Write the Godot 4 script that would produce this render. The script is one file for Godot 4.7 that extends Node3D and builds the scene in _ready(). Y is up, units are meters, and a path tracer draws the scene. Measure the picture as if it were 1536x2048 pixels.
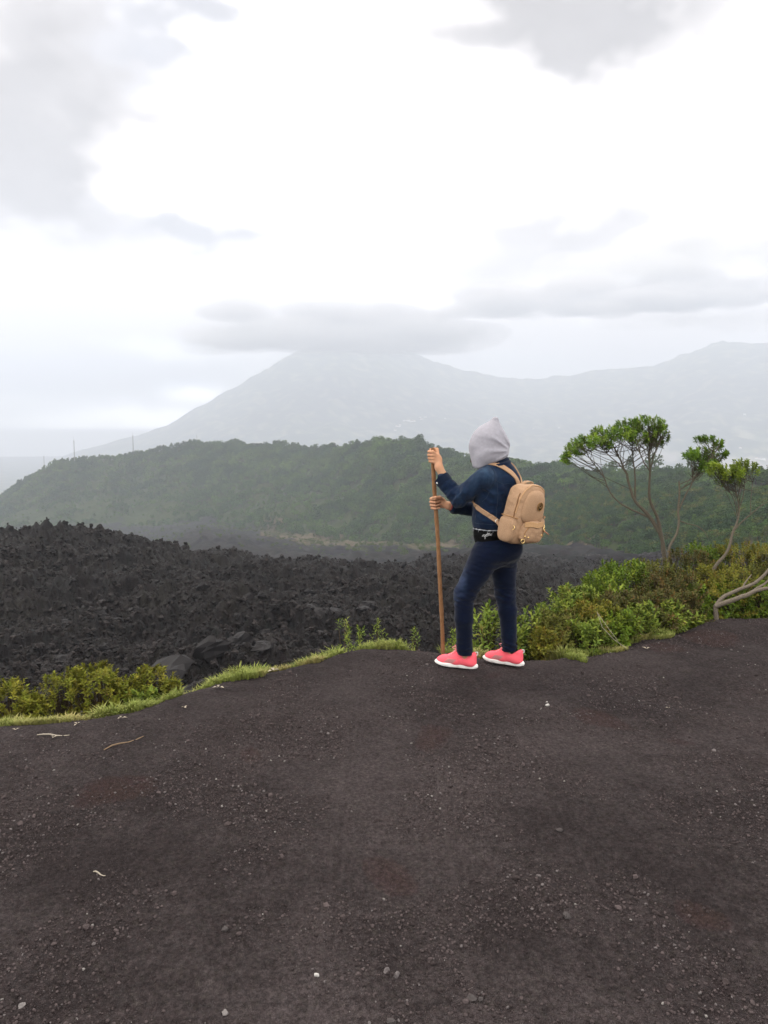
extends Node3D

# A hooded hiker with a walking stick stands on black volcanic sand above a lava field,
# a forested crater rim and hazy mountains behind.

const TAU_F := 6.28318530718

# ---------------------------------------------------------------- mesh collector
class MB:
	var v := PackedVector3Array()
	var n := PackedVector3Array()
	var c := PackedColorArray()
	var i := PackedInt32Array()

	func tri(a: Vector3, b: Vector3, d: Vector3, col: Color) -> void:
		var k := v.size()
		var nn := (d - a).cross(b - a).normalized()
		v.append(a); v.append(b); v.append(d)
		n.append(nn); n.append(nn); n.append(nn)
		c.append(col); c.append(col); c.append(col)
		i.append(k); i.append(k + 1); i.append(k + 2)

	func quad(a: Vector3, b: Vector3, d: Vector3, e: Vector3, col: Color) -> void:
		tri(a, b, d, col)
		tri(a, d, e, col)

	func box(center: Vector3, size: Vector3, bas: Basis, col: Color) -> void:
		var h := size * 0.5
		var p: Array[Vector3] = []
		for k in 8:
			p.append(center + bas * Vector3(h.x if k & 1 else -h.x, h.y if k & 2 else -h.y, h.z if k & 4 else -h.z))
		quad(p[0], p[2], p[3], p[1], col)
		quad(p[4], p[5], p[7], p[6], col)
		quad(p[0], p[4], p[6], p[2], col)
		quad(p[1], p[3], p[7], p[5], col)
		quad(p[2], p[6], p[7], p[3], col)
		quad(p[0], p[1], p[5], p[4], col)

	# a folded, pointed leaf: four triangles
	func leaf(base: Vector3, dir: Vector3, up: Vector3, length: float, width: float, col: Color, bend: float = 0.25) -> void:
		var d := dir.normalized()
		var s := d.cross(up)
		if s.length() < 0.01:
			s = d.cross(Vector3(0.3, 0.2, 0.9))
		s = s.normalized()
		var u := s.cross(d).normalized()
		var mid := base + d * length * 0.5 + u * length * 0.04
		var tip := base + d * length * 0.98 - u * length * bend
		var l := mid + s * width * 0.5 + u * width * 0.18
		var r := mid - s * width * 0.5 + u * width * 0.18
		var k := v.size()
		v.append(base); v.append(l); v.append(tip); v.append(r); v.append(mid)
		n.append(u); n.append((u - s * 0.45).normalized()); n.append((u + d * 0.3).normalized()); n.append((u + s * 0.45).normalized()); n.append(u)
		for q in 5:
			c.append(col)
		for q in [0, 4, 1, 1, 4, 2, 2, 4, 3, 3, 4, 0]:
			i.append(k + q)

	# two-triangle leaf for far or tiny foliage
	func leaf2(base: Vector3, dir: Vector3, up: Vector3, length: float, width: float, col: Color) -> void:
		var d := dir.normalized()
		var s := d.cross(up)
		if s.length() < 0.01:
			s = d.cross(Vector3(0.3, 0.2, 0.9))
		s = s.normalized()
		var u := s.cross(d).normalized()
		var k := v.size()
		v.append(base); v.append(base + d * length * 0.55 + s * width * 0.5); v.append(base + d * length - u * length * 0.15); v.append(base + d * length * 0.55 - s * width * 0.5)
		for q in 4:
			n.append(u)
			c.append(col)
		for q in [0, 2, 1, 0, 3, 2]:
			i.append(k + q)

	func tube(pts: Array, radii: Array, sides: int, col: Color, capped := true) -> void:
		var m := pts.size()
		var ref := Vector3(0.21, 0.13, 0.97)
		var k0 := v.size()
		var last := Vector3.ZERO
		for a in m:
			var t: Vector3 = (pts[mini(a + 1, m - 1)] - pts[maxi(a - 1, 0)])
			t = t.normalized()
			var x: Vector3
			if a == 0:
				if absf(t.dot(ref)) > 0.9:
					ref = Vector3(0.97, 0.1, 0.2)
				x = (ref - t * ref.dot(t)).normalized()
			else:
				x = (last - t * last.dot(t)).normalized()
			last = x
			var y := t.cross(x)
			var r: float = radii[mini(a, radii.size() - 1)]
			for s in sides:
				var ang := TAU * s / sides
				var o := x * cos(ang) + y * sin(ang)
				v.append(pts[a] + o * r)
				n.append(o)
				c.append(col)
		for a in m - 1:
			for s in sides:
				var p := k0 + a * sides + s
				var q := k0 + a * sides + (s + 1) % sides
				i.append(p); i.append(p + sides); i.append(q)
				i.append(q); i.append(p + sides); i.append(q + sides)
		if capped:
			for e in [0, m - 1]:
				var k := v.size()
				v.append(pts[e]); c.append(col)
				var nn: Vector3 = (pts[e] - pts[1 if e == 0 else m - 2]).normalized()
				n.append(nn)
				for s in sides:
					v.append(v[k0 + e * sides + s]); n.append(nn); c.append(col)
				for s in sides:
					i.append(k); i.append(k + 1 + s); i.append(k + 1 + (s + 1) % sides)

	# flat strap along points, with a face normal at each point; real thickness
	func strap(pts: Array, nors: Array, width: float, thick: float, col: Color) -> void:
		var m := pts.size()
		var ring: Array = []
		for a in m:
			var t: Vector3 = (pts[mini(a + 1, m - 1)] - pts[maxi(a - 1, 0)]).normalized()
			var nn: Vector3 = (nors[a] - t * t.dot(nors[a])).normalized()
			var s := t.cross(nn)
			var w: float = width * 0.5
			var h := thick * 0.5
			ring.append([pts[a] + s * w + nn * h * 0.3, pts[a] + s * w * 0.88 + nn * h, pts[a] - s * w * 0.88 + nn * h, pts[a] - s * w + nn * h * 0.3, pts[a] - s * w - nn * h, pts[a] + s * w - nn * h])
		for a in m - 1:
			for e in 6:
				quad(ring[a][e], ring[a][(e + 1) % 6], ring[a + 1][(e + 1) % 6], ring[a + 1][e], col)
		for e in [0, m - 1]:
			for q in range(1, 5):
				tri(ring[e][0], ring[e][q], ring[e][q + 1], col)

	func ellipsoid(center: Vector3, bas: Basis, sides: int, rows: int, col: Color) -> void:
		var k0 := v.size()
		var inv := bas.inverse().transposed()
		for a in rows + 1:
			var la := PI * a / rows
			for s in sides:
				var lo := TAU * s / sides
				var q := Vector3(sin(la) * cos(lo), cos(la), sin(la) * sin(lo))
				v.append(center + bas * q)
				n.append((inv * q).normalized())
				c.append(col)
		for a in rows:
			for s in sides:
				var p := k0 + a * sides + s
				var q := k0 + a * sides + (s + 1) % sides
				i.append(p); i.append(p + sides); i.append(q)
				i.append(q); i.append(p + sides); i.append(q + sides)

	func ring(center: Vector3, axis: Vector3, radius: float, r: float, col: Color, sides := 18, r_sides := 6) -> void:
		var ax := axis.normalized()
		var x := ax.cross(Vector3(0.2, 0.9, 0.31)).normalized()
		var y := ax.cross(x)
		var k0 := v.size()
		for a in sides:
			var an := TAU * a / sides
			var o := x * cos(an) + y * sin(an)
			for s in r_sides:
				var bn := TAU * s / r_sides
				var nn := o * cos(bn) + ax * sin(bn)
				v.append(center + o * radius + nn * r)
				n.append(nn)
				c.append(col)
		for a in sides:
			for s in r_sides:
				var a2 := (a + 1) % sides
				var s2 := (s + 1) % r_sides
				i.append(k0 + a * r_sides + s); i.append(k0 + a * r_sides + s2); i.append(k0 + a2 * r_sides + s)
				i.append(k0 + a2 * r_sides + s); i.append(k0 + a * r_sides + s2); i.append(k0 + a2 * r_sides + s2)

	func mesh(mat: Material) -> ArrayMesh:
		var a := []
		a.resize(Mesh.ARRAY_MAX)
		a[Mesh.ARRAY_VERTEX] = v
		a[Mesh.ARRAY_NORMAL] = n
		a[Mesh.ARRAY_COLOR] = c
		a[Mesh.ARRAY_INDEX] = i
		var m := ArrayMesh.new()
		m.add_surface_from_arrays(Mesh.PRIMITIVE_TRIANGLES, a)
		m.surface_set_material(0, mat)
		return m

# ---------------------------------------------------------------- distance field on a grid, meshed as surface nets
class Field:
	var o := Vector3.ZERO
	var h := 0.01
	var nx := 0
	var ny := 0
	var nz := 0
	var f := PackedFloat32Array()

	func _init(lo: Vector3, hi: Vector3, cell: float) -> void:
		o = lo
		h = cell
		nx = int(ceil((hi.x - lo.x) / cell)) + 1
		ny = int(ceil((hi.y - lo.y) / cell)) + 1
		nz = int(ceil((hi.z - lo.z) / cell)) + 1
		f.resize(nx * ny * nz)
		f.fill(1.0)

	func span(lo: Vector3, hi: Vector3) -> PackedInt32Array:
		return PackedInt32Array([
			clampi(int(floor((lo.x - o.x) / h)), 0, nx - 1), clampi(int(ceil((hi.x - o.x) / h)), 0, nx - 1),
			clampi(int(floor((lo.y - o.y) / h)), 0, ny - 1), clampi(int(ceil((hi.y - o.y) / h)), 0, ny - 1),
			clampi(int(floor((lo.z - o.z) / h)), 0, nz - 1), clampi(int(ceil((hi.z - o.z) / h)), 0, nz - 1)])

	# tapered capsule; k is the softness of the join
	func cap(a: Vector3, b: Vector3, ra: float, rb: float, k := 0.02) -> void:
		var m := maxf(ra, rb) + h * 3.0 + k
		var s := span(Vector3(minf(a.x, b.x), minf(a.y, b.y), minf(a.z, b.z)) - Vector3.ONE * m, Vector3(maxf(a.x, b.x), maxf(a.y, b.y), maxf(a.z, b.z)) + Vector3.ONE * m)
		var ab := b - a
		var l2 := maxf(ab.length_squared(), 1e-9)
		for z in range(s[4], s[5] + 1):
			for y in range(s[2], s[3] + 1):
				var q := (z * ny + y) * nx
				for x in range(s[0], s[1] + 1):
					var p := o + Vector3(x, y, z) * h
					var t := clampf((p - a).dot(ab) / l2, 0.0, 1.0)
					var d := (p - a - ab * t).length() - lerpf(ra, rb, t)
					var e := f[q + x]
					var g := maxf(k - absf(d - e), 0.0)
					f[q + x] = minf(d, e) - g * g * 0.25 / k

	# ellipsoid with axes bas (columns are the radii vectors); sign -1 carves
	func ell(center: Vector3, bas: Basis, k := 0.02, carve := false) -> void:
		var r := Vector3(bas.x.length(), bas.y.length(), bas.z.length())
		var m := maxf(r.x, maxf(r.y, r.z)) + h * 3.0 + k
		var s := span(center - Vector3.ONE * m, center + Vector3.ONE * m)
		var inv := bas.inverse()
		var inv2 := Basis(inv.x, inv.y, inv.z)
		var rt := Basis(bas.x / (r.x * r.x), bas.y / (r.y * r.y), bas.z / (r.z * r.z)).transposed()
		var rt2 := Basis(bas.x / (r.x * r.x * r.x), bas.y / (r.y * r.y * r.y), bas.z / (r.z * r.z * r.z)).transposed()
		for z in range(s[4], s[5] + 1):
			for y in range(s[2], s[3] + 1):
				var q := (z * ny + y) * nx
				for x in range(s[0], s[1] + 1):
					var p := o + Vector3(x, y, z) * h - center
					var k0 := (rt * p).length()
					var k1 := (rt2 * p).length()
					var d := k0 * (k0 - 1.0) / maxf(k1, 1e-5)
					var e := f[q + x]
					if carve:
						d = -d
						var g := maxf(k - absf(d - e), 0.0)
						f[q + x] = maxf(d, e) + g * g * 0.25 / k
					else:
						var g := maxf(k - absf(d - e), 0.0)
						f[q + x] = minf(d, e) - g * g * 0.25 / k

	# rounded box of exponent 4 in the frame bas (unit columns), radii r; taper narrows x towards +y
	func slab(center: Vector3, bas: Basis, r: Vector3, k := 0.01, taper := 0.0, power := 4.0) -> void:
		var m := r.length() + h * 3.0 + k
		var s := span(center - Vector3.ONE * m, center + Vector3.ONE * m)
		var inv := bas.transposed()
		var mn := minf(r.x, minf(r.y, r.z))
		for z in range(s[4], s[5] + 1):
			for y in range(s[2], s[3] + 1):
				var q := (z * ny + y) * nx
				for x in range(s[0], s[1] + 1):
					var p := inv * (o + Vector3(x, y, z) * h - center)
					var u := p / r
					var tw := 1.0 - taper * clampf(u.y, -1.2, 1.2)
					u.x /= tw
					var len_ := pow(pow(absf(u.x), power) + pow(absf(u.y), power) + pow(absf(u.z), power), 1.0 / power)
					var d := (len_ - 1.0) * maxf(mn, p.length() / maxf(len_, 0.05) * 0.8)
					var e := f[q + x]
					var g := maxf(k - absf(d - e), 0.0)
					f[q + x] = minf(d, e) - g * g * 0.25 / k

	func at(p: Vector3) -> float:
		var g := (p - o) / h
		var x := clampi(int(floor(g.x)), 0, nx - 2)
		var y := clampi(int(floor(g.y)), 0, ny - 2)
		var z := clampi(int(floor(g.z)), 0, nz - 2)
		var t := Vector3(g.x - x, g.y - y, g.z - z)
		var b := (z * ny + y) * nx + x
		var nxy := nx * ny
		var e0 := lerpf(lerpf(f[b], f[b + 1], t.x), lerpf(f[b + nx], f[b + nx + 1], t.x), t.y)
		var e1 := lerpf(lerpf(f[b + nxy], f[b + nxy + 1], t.x), lerpf(f[b + nxy + nx], f[b + nxy + nx + 1], t.x), t.y)
		return lerpf(e0, e1, t.z)

	func slope(p: Vector3) -> Vector3:
		var e := h
		return Vector3(at(p + Vector3(e, 0, 0)) - at(p - Vector3(e, 0, 0)), at(p + Vector3(0, e, 0)) - at(p - Vector3(0, e, 0)), at(p + Vector3(0, 0, e)) - at(p - Vector3(0, 0, e))).normalized()

	# move p on to the surface, lifted by off
	func onto(p: Vector3, off: float) -> Vector3:
		for k in 8:
			p -= slope(p) * (at(p) - off) * 0.8
		return p

	# keep what lies behind the plane (n points to the side cut away)
	func cut(at: Vector3, nn: Vector3, k := 0.004) -> void:
		for z in nz:
			for y in ny:
				var q := (z * ny + y) * nx
				for x in nx:
					var e := f[q + x]
					if e > h * 6.0:
						continue
					var d := (o + Vector3(x, y, z) * h - at).dot(nn)
					var g := maxf(k - absf(d - e), 0.0)
					f[q + x] = maxf(d, e) + g * g * 0.25 / k

	func wrinkle(fn: Callable) -> void:
		var lim := h * 5.0
		for z in nz:
			for y in ny:
				var q := (z * ny + y) * nx
				for x in nx:
					var e := f[q + x]
					if e < lim and e > -lim:
						f[q + x] = e + float(fn.call(o + Vector3(x, y, z) * h))

	func build(mb: MB, paint: Callable) -> void:
		var idx := {}
		var nxy := nx * ny
		var k0 := mb.v.size()
		for z in nz - 1:
			for y in ny - 1:
				for x in nx - 1:
					var b := z * nxy + y * nx + x
					var e0 := f[b]
					if e0 > h * 5.0 or e0 < -h * 5.0:
						continue
					var e: Array[float] = [e0, f[b + 1], f[b + nx], f[b + nx + 1], f[b + nxy], f[b + nxy + 1], f[b + nxy + nx], f[b + nxy + nx + 1]]
					var neg := 0
					for q in 8:
						if e[q] < 0.0:
							neg += 1
					if neg == 0 or neg == 8:
						continue
					var sum := Vector3.ZERO
					var cnt := 0
					for ax in 3:
						var step := 1 << ax
						for q in 8:
							if q & step:
								continue
							var ea := e[q]
							var eb := e[q + step]
							if (ea < 0.0) != (eb < 0.0):
								var t := ea / (ea - eb)
								var p := Vector3(q & 1, (q >> 1) & 1, (q >> 2) & 1)
								p[ax] += t
								sum += p
								cnt += 1
					var loc := sum / cnt
					var gx := lerpf(lerpf(e[1] - e[0], e[3] - e[2], loc.y), lerpf(e[5] - e[4], e[7] - e[6], loc.y), loc.z)
					var gy := lerpf(lerpf(e[2] - e[0], e[3] - e[1], loc.x), lerpf(e[6] - e[4], e[7] - e[5], loc.x), loc.z)
					var gz := lerpf(lerpf(e[4] - e[0], e[5] - e[1], loc.x), lerpf(e[6] - e[2], e[7] - e[3], loc.x), loc.y)
					var pos := o + (Vector3(x, y, z) + loc) * h
					idx[b] = mb.v.size()
					mb.v.append(pos)
					mb.n.append(Vector3(gx, gy, gz).normalized())
					mb.c.append(paint.call(pos))
		for b: int in idx.keys():
			var x := b % nx
			var y := (b / nx) % ny
			var z := b / nxy
			var s0 := f[b] < 0.0
			if y > 0 and z > 0 and s0 != (f[b + 1] < 0.0):
				_face(mb, idx, b, b - nx, b - nx - nxy, b - nxy, s0)
			if x > 0 and z > 0 and s0 != (f[b + nx] < 0.0):
				_face(mb, idx, b, b - nxy, b - nxy - 1, b - 1, s0)
			if x > 0 and y > 0 and s0 != (f[b + nxy] < 0.0):
				_face(mb, idx, b, b - 1, b - 1 - nx, b - nx, s0)

	func _face(mb: MB, idx: Dictionary, a: int, b: int, d: int, e: int, flip: bool) -> void:
		if not (idx.has(a) and idx.has(b) and idx.has(d) and idx.has(e)):
			return
		var q: Array[int] = [idx[a], idx[b], idx[d], idx[e]]
		if flip:
			q = [q[0], q[3], q[2], q[1]]
		for w in [0, 1, 2, 0, 2, 3]:
			mb.i.append(q[w])

# ---------------------------------------------------------------- small helpers
var names := {}
var rng := RandomNumberGenerator.new()
var M := {}
var nz1 := FastNoiseLite.new()
var nz2 := FastNoiseLite.new()
var nz3 := FastNoiseLite.new()

func numbered(called: String) -> String:
	if not names.has(called):
		names[called] = 0
		return called
	names[called] += 1
	return "%s_%03d" % [called, names[called]]

func tag(o: Node, label: String, category: String, group := "", kind := "") -> void:
	if label: o.set_meta("label", label)
	if category: o.set_meta("category", category)
	if group: o.set_meta("group", group)
	if kind: o.set_meta("kind", kind)

func base(called: String, at: Vector3) -> Node3D:
	var o := Node3D.new()
	o.name = numbered(called)
	add_child(o)
	o.position = at
	return o

func put(called: String, mesh: Mesh, parent: Node = null) -> MeshInstance3D:
	var o := MeshInstance3D.new()
	o.mesh = mesh
	if parent == null or parent == self:
		o.name = numbered(called)
		add_child(o)
	else:
		o.name = called
		parent.add_child(o, true)
	return o

func scatter(called: String, mesh: Mesh, xf: Array, cols: Array, parent: Node = null) -> MultiMeshInstance3D:
	var mm := MultiMesh.new()
	mm.transform_format = MultiMesh.TRANSFORM_3D
	mm.use_colors = cols.size() > 0
	mm.mesh = mesh
	mm.instance_count = xf.size()
	for k in xf.size():
		mm.set_instance_transform(k, xf[k])
		if cols.size() > 0:
			mm.set_instance_color(k, cols[k])
	var o := MultiMeshInstance3D.new()
	o.multimesh = mm
	if parent == null:
		o.name = numbered(called)
		add_child(o)
	else:
		o.name = called
		parent.add_child(o, true)
	return o

func lin(r: float, g: float, b: float) -> Color:
	return Color(r, g, b).linear_to_srgb()

func noise_tex(freq: float, size: int, lo: Color, hi: Color, seed_: int, octaves := 5, gain := 0.55) -> ImageTexture:
	var n := FastNoiseLite.new()
	n.seed = seed_
	n.noise_type = FastNoiseLite.TYPE_SIMPLEX_SMOOTH
	n.frequency = freq
	n.fractal_octaves = octaves
	n.fractal_gain = gain
	var im := n.get_seamless_image(size, size)
	im.convert(Image.FORMAT_RGB8)
	var g := Gradient.new()
	g.set_color(0, lo)
	g.set_color(1, hi)
	var lut := PackedByteArray()
	for k in 256:
		var cc := g.sample(k / 255.0)
		lut.append(int(cc.r * 255)); lut.append(int(cc.g * 255)); lut.append(int(cc.b * 255))
	var d := im.get_data()
	for k in range(0, d.size(), 3):
		var w := int(d[k]) * 3
		d[k] = lut[w]
		d[k + 1] = lut[w + 1]
		d[k + 2] = lut[w + 2]
	return ImageTexture.create_from_image(Image.create_from_data(size, size, false, Image.FORMAT_RGB8, d))

func mat(col: Color, rough := 0.9, vcol := false) -> StandardMaterial3D:
	var m := StandardMaterial3D.new()
	m.albedo_color = col
	m.roughness = rough
	m.vertex_color_use_as_albedo = vcol
	m.metallic_specular = 0.15
	return m

func grain(m: StandardMaterial3D, tex: Texture2D, scale: float, world := false) -> void:
	m.albedo_texture = tex
	m.uv1_triplanar = true
	m.uv1_world_triplanar = world
	m.uv1_scale = Vector3.ONE * scale

func relief(m: StandardMaterial3D, tex: Texture2D, cm: float) -> void:
	m.heightmap_enabled = true
	m.heightmap_texture = tex
	m.heightmap_scale = cm
# ---------------------------------------------------------------- lie of the land
# each row: bearing in degrees, then pairs of distance and height of the same eleven breaks of slope
const LAND := [
	[-38.80, 11, -7, 22, -7.2, 42, -7.4, 60, -4.5, 90, -22, 300, -80, 600, -90, 720, -100, 900, -120, 1215, -180, 2600, -222],
	[-30.21, 11, -7, 22, -7.2, 42, -7.4, 60, -4.4, 90, -22, 300, -72, 600, -78, 720, -85, 880, -108, 1188, -168, 2600, -222],
	[-25.97, 11, -7, 22, -7.2, 42, -7.4, 62, -5.2, 90, -22, 300, -68, 600, -70.3, 730, -69.9, 850, -63.6, 1147.5, -123.6, 2600, -222],
	[-22.65, 11, -7, 22, -7.2, 42, -7.4, 63, -6, 90, -22, 290, -62, 590, -68.9, 700, -56.4, 810, -29.4, 1093.5, -90, 2600, -222],
	[-17.53, 11, -7, 22, -7.2, 42, -7.4, 66, -7.4, 95, -23, 280, -52, 560, -64.1, 680, -50.4, 780, -22.2, 1053, -90, 2600, -222],
	[-13.14, 11, -7, 22, -7.2, 42, -7.4, 72, -9.1, 100, -24, 270, -36.4, 520, -58.8, 640, -44.4, 740, -12.4, 999, -90, 2600, -222],
	[-8.94, 11, -7, 22, -7.2, 42, -7.4, 76, -10.8, 105, -25, 250, -37.3, 450, -55.5, 580, -40.7, 690, -13.8, 931.5, -90, 2600, -222],
	[-4.64, 11, -7, 22, -7.2, 42, -7.4, 80, -12.3, 110, -26, 230, -36.5, 390, -53.3, 520, -41.7, 640, -16.8, 864, -90, 2600, -222],
	[-0.29, 11, -7, 22, -7.2, 42, -7.4, 84, -12.9, 115, -25, 220, -34.6, 350, -49.7, 430, -31.6, 500, -7.8, 675, -90, 2600, -222],
	[2.25, 11, -7, 22, -7.2, 42, -7.4, 88, -13.4, 118, -24, 210, -32.4, 320, -45.7, 400, -30.5, 480, -8.9, 648, -90, 2600, -222],
	[6.23, 11, -7, 22, -7.2, 42, -7.4, 95, -14.4, 125, -18.9, 190, -28.3, 280, -39.9, 350, -29.7, 440, -15.5, 594, -90, 2600, -222],
	[10.49, 11, -7, 22, -7.2, 42, -7.4, 100, -15.4, 130, -19.6, 170, -24.9, 225, -31.1, 300, -25.9, 400, -20, 540, -90, 2600, -222],
	[15.32, 11, -6, 22, -8, 42, -10, 90, -13.8, 115, -17.1, 145, -21.1, 185, -25.7, 250, -20.5, 340, -19.9, 459, -90, 2600, -222],
	[18.64, 11, -6, 22, -8, 42, -10, 80, -12.3, 100, -14.9, 122, -17.7, 150, -20.9, 215, -16.7, 310, -18.4, 418.5, -90, 2600, -222],
	[22.46, 11, -6, 22, -8, 42, -9, 70, -10.7, 85, -12.6, 100, -14.3, 125, -17, 185, -13.6, 290, -17, 391.5, -90, 2600, -222],
	[26.67, 11, -6, 22, -8, 42, -9, 65, -9.5, 80, -11.3, 92, -12.6, 110, -14.2, 165, -11.7, 270, -15.5, 364.5, -90, 2600, -222],
	[40.19, 11, -6, 22, -8, 42, -9, 65, -10, 80, -10.5, 92, -11, 110, -11, 165, -4, 270, 4, 364.5, -90, 2600, -222],
]
# bearing in degrees and rise per metre of the far mountain crest
const CREST := [ -27.70, -0.0709, -24.18, -0.0441, -20.45, -0.0216, -17.53, -0.0082, -15.52, 0.0038, -13.14, 0.0282, -11.05, 0.0492, -8.94, 0.0703, -6.08, 0.0977, -3.19, 0.1152, -0.29, 0.1130, 1.89, 0.0970, 3.70, 0.0845, 5.87, 0.0732, 8.37, 0.0655, 10.49, 0.0621, 12.93, 0.0670, 16.00, 0.0726, 18.64, 0.0757, 20.90, 0.0908, 22.77, 0.1022, 24.30, 0.0977, 25.97, 0.0980, 28.38, 0.0922, 33.20, 0.0514 ]
# clouds and a far mountain painted in as a bluish patch: bearing, height, half widths in degrees, brightness, blue sky or not
const CLOUDS := [
	[8.2, 9.3, 27.2, 4.4, 1.02, 0.75, 0], [-17.9, 7.3, 11.9, 3.7, 1.02, 0.60, 0], [-23.6, 16.3, 6.8, 7.8, 0.29, 0.95, 0], [-22.2, 22.5, 4.8, 5.1, 0.39, 0.80, 0], [-12.6, 19.7, 4.4, 1.5, 0.47, 0.75, 0], [-17.1, 20.7, 4.1, 2.0, 0.49, 0.60, 0], [-15.7, 24.6, 4.8, 2.4, 0.52, 0.97, 1], [-15.1, 12.7, 3.9, 1.0, 0.49, 0.98, 1], [-22.8, 9.1, 5.8, 2.0, 1.02, 0.95, 1], [-16.2, 8.7, 5.4, 2.0, 1.02, 0.50, 0], [13.9, 25.3, 10.9, 3.6, 0.28, 0.95, 0], [6.5, 26.3, 4.1, 2.0, 0.42, 0.60, 0], [20.8, 22.4, 5.1, 1.7, 0.46, 0.60, 0], [1.6, 22.4, 1.5, 0.9, 0.52, 0.60, 0], [18.1, 11.8, 10.2, 2.7, 0.36, 0.70, 0], [4.7, 9.4, 17.0, 2.0, 1.02, 0.50, 0], [-4.6, 7.7, 6.1, 1.2, 1.02, 0.70, 0], [18.2, 8.9, 11.2, 1.4, 1.02, 0.75, 0], [11.6, 11.5, 6.8, 2.0, 0.49, 0.50, 0], [16.7, 5.9, 11.6, 1.2, 1.02, 0.75, 0], [4.7, 5.9, 6.1, 0.9, 1.02, 0.60, 0], [-12.9, 5.5, 4.8, 0.9, 2.20, 0.70, 0], [-2.8, 7.5, 0.6, 0.3, 1.40, 0.80, 0], [14.4, 7.1, 2.0, 0.3, 1.40, 0.60, 0], [-14.2, 3.5, 3.6, 0.8, 1.02, 0.80, 1], [-23.3, 3.2, 5.8, 1.2, 1.02, 0.60, 1], [-24.1, -1.5, 7.5, 1.2, 1.02, 0.70, 1], [-16.4, 0.7, 5.1, 0.8, 4.76, 0.95, 0], [-12.3, 2.5, 2.0, 0.6, 4.76, 0.95, 0], [-21.9, -0.1, 3.7, 0.7, 4.20, 0.80, 0], [-24.0, 1.5, 3.7, 0.6, 2.40, 0.60, 0], 
]
const RIM := [-14.0, 3.0, -7.0, -0.6, -4.0, -2.3, -2.463, -3.673, -2.258, -3.963, -2.078, -4.128, -1.714, -4.235, -1.399, -4.382, -1.067, -4.844, -0.577, -5.287, -0.175, -5.633, 0.399, -5.487, 0.806, -5.348, 1.441, -5.385, 1.921, -5.787, 2.723, -6.459, 3.278, -6.605, 4.056, -6.738, 7.0, -7.0, 16.0, -6.0]
const EYE := Vector3(0, 1.544, 0)
const BREAKS := 11
var st_r := PackedFloat32Array()
var st_y := PackedFloat32Array()

func stations(th: float) -> void:
	var k := 0
	while k < LAND.size() - 2 and th > LAND[k + 1][0]:
		k += 1
	var a: Array = LAND[k]
	var b: Array = LAND[k + 1]
	var t := clampf((th - a[0]) / (b[0] - a[0]), 0.0, 1.0)
	for s in BREAKS:
		st_r[s] = lerpf(a[1 + s * 2], b[1 + s * 2], t)
		st_y[s] = lerpf(a[2 + s * 2], b[2 + s * 2], t)

# height and break coordinate at distance r, after stations()
func along(r: float) -> Vector2:
	if r <= st_r[0]:
		return Vector2(st_y[0] + (st_r[0] - r) * 0.3, 0.0)
	for s in BREAKS - 1:
		if r <= st_r[s + 1]:
			var t := (r - st_r[s]) / (st_r[s + 1] - st_r[s])
			return Vector2(lerpf(st_y[s], st_y[s + 1], t), s + t)
	return Vector2(st_y[BREAKS - 1], BREAKS - 1)

func land_y(x: float, z: float) -> float:
	var r := Vector2(x, z).length()
	var th := rad_to_deg(atan2(x, -z))
	stations(th)
	var q := along(r)
	if q.y < 4.0 and r < 135.0:
		return q.x + lava_rough(x, z, r)
	return q.x + land_rough(x, z, q.y)

func land_rough(x: float, z: float, s: float) -> float:
	var k := clampf(s - 3.5, 0.15, 1.0) * (0.35 if s < 6.0 else 1.0)
	return (nz1.get_noise_2d(x * 1.1, z * 1.1) * 4.5 + nz2.get_noise_2d(x * 4.0, z * 4.0) * 1.6) * k + nz3.get_noise_2d(x * 7.0, z * 7.0) * (1.5 if s < 6.0 else 0.5)

func lava_rough(x: float, z: float, r: float) -> float:
	var fade := clampf((r - 9.0) / 8.0, 0.0, 1.0)
	var a := nz1.get_noise_2d(x * 6.0 + 40.0, z * 6.0) * 1.25
	var b := (absf(nz2.get_noise_2d(x * 24.0, z * 24.0)) - 0.2) * 0.95
	var c := (absf(nz3.get_noise_2d(x * 85.0, z * 85.0)) - 0.2) * 0.32
	var d := nz3.get_noise_2d(x * 290.0, z * 290.0) * 0.08
	return (a + b + c + d) * fade

func rim_z(x: float) -> float:
	var k := 0
	while k < RIM.size() - 4 and x > RIM[k + 2]:
		k += 2
	var t := clampf((x - RIM[k]) / (RIM[k + 2] - RIM[k]), 0.0, 1.0)
	return lerpf(RIM[k + 1], RIM[k + 3], t)

# how far beyond the rim of the sand a point lies
func beyond(x: float, z: float) -> float:
	return rim_z(x) - z + nz2.get_noise_2d(x * 42.0, z * 42.0) * 0.10

func sand_y(x: float, z: float) -> float:
	var d := beyond(x, z)
	var y := -0.80 * (d + sqrt(d * d + 0.02)) * 0.5
	if d > 4.0:
		y = maxf(y, -7.6)
	var calm := clampf((Vector2(x - 0.62, z + 5.05).length() - 0.35) / 0.5, 0.0, 1.0)
	var g := nz1.get_noise_2d(x * 40.0, z * 40.0) * 0.026 * calm
	var lump := maxf(nz2.get_noise_2d(x * 60.0 + 9.0, z * 60.0), 0.0)
	g += nz2.get_noise_2d(x * 210.0, z * 210.0) * 0.011 * (0.35 + 1.8 * lump) * (0.4 + 0.6 * calm)
	g += nz3.get_noise_2d(x * 520.0, z * 520.0) * 0.008 * (0.4 + 2.2 * lump) * (0.4 + 0.6 * calm)
	return y + g

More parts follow.
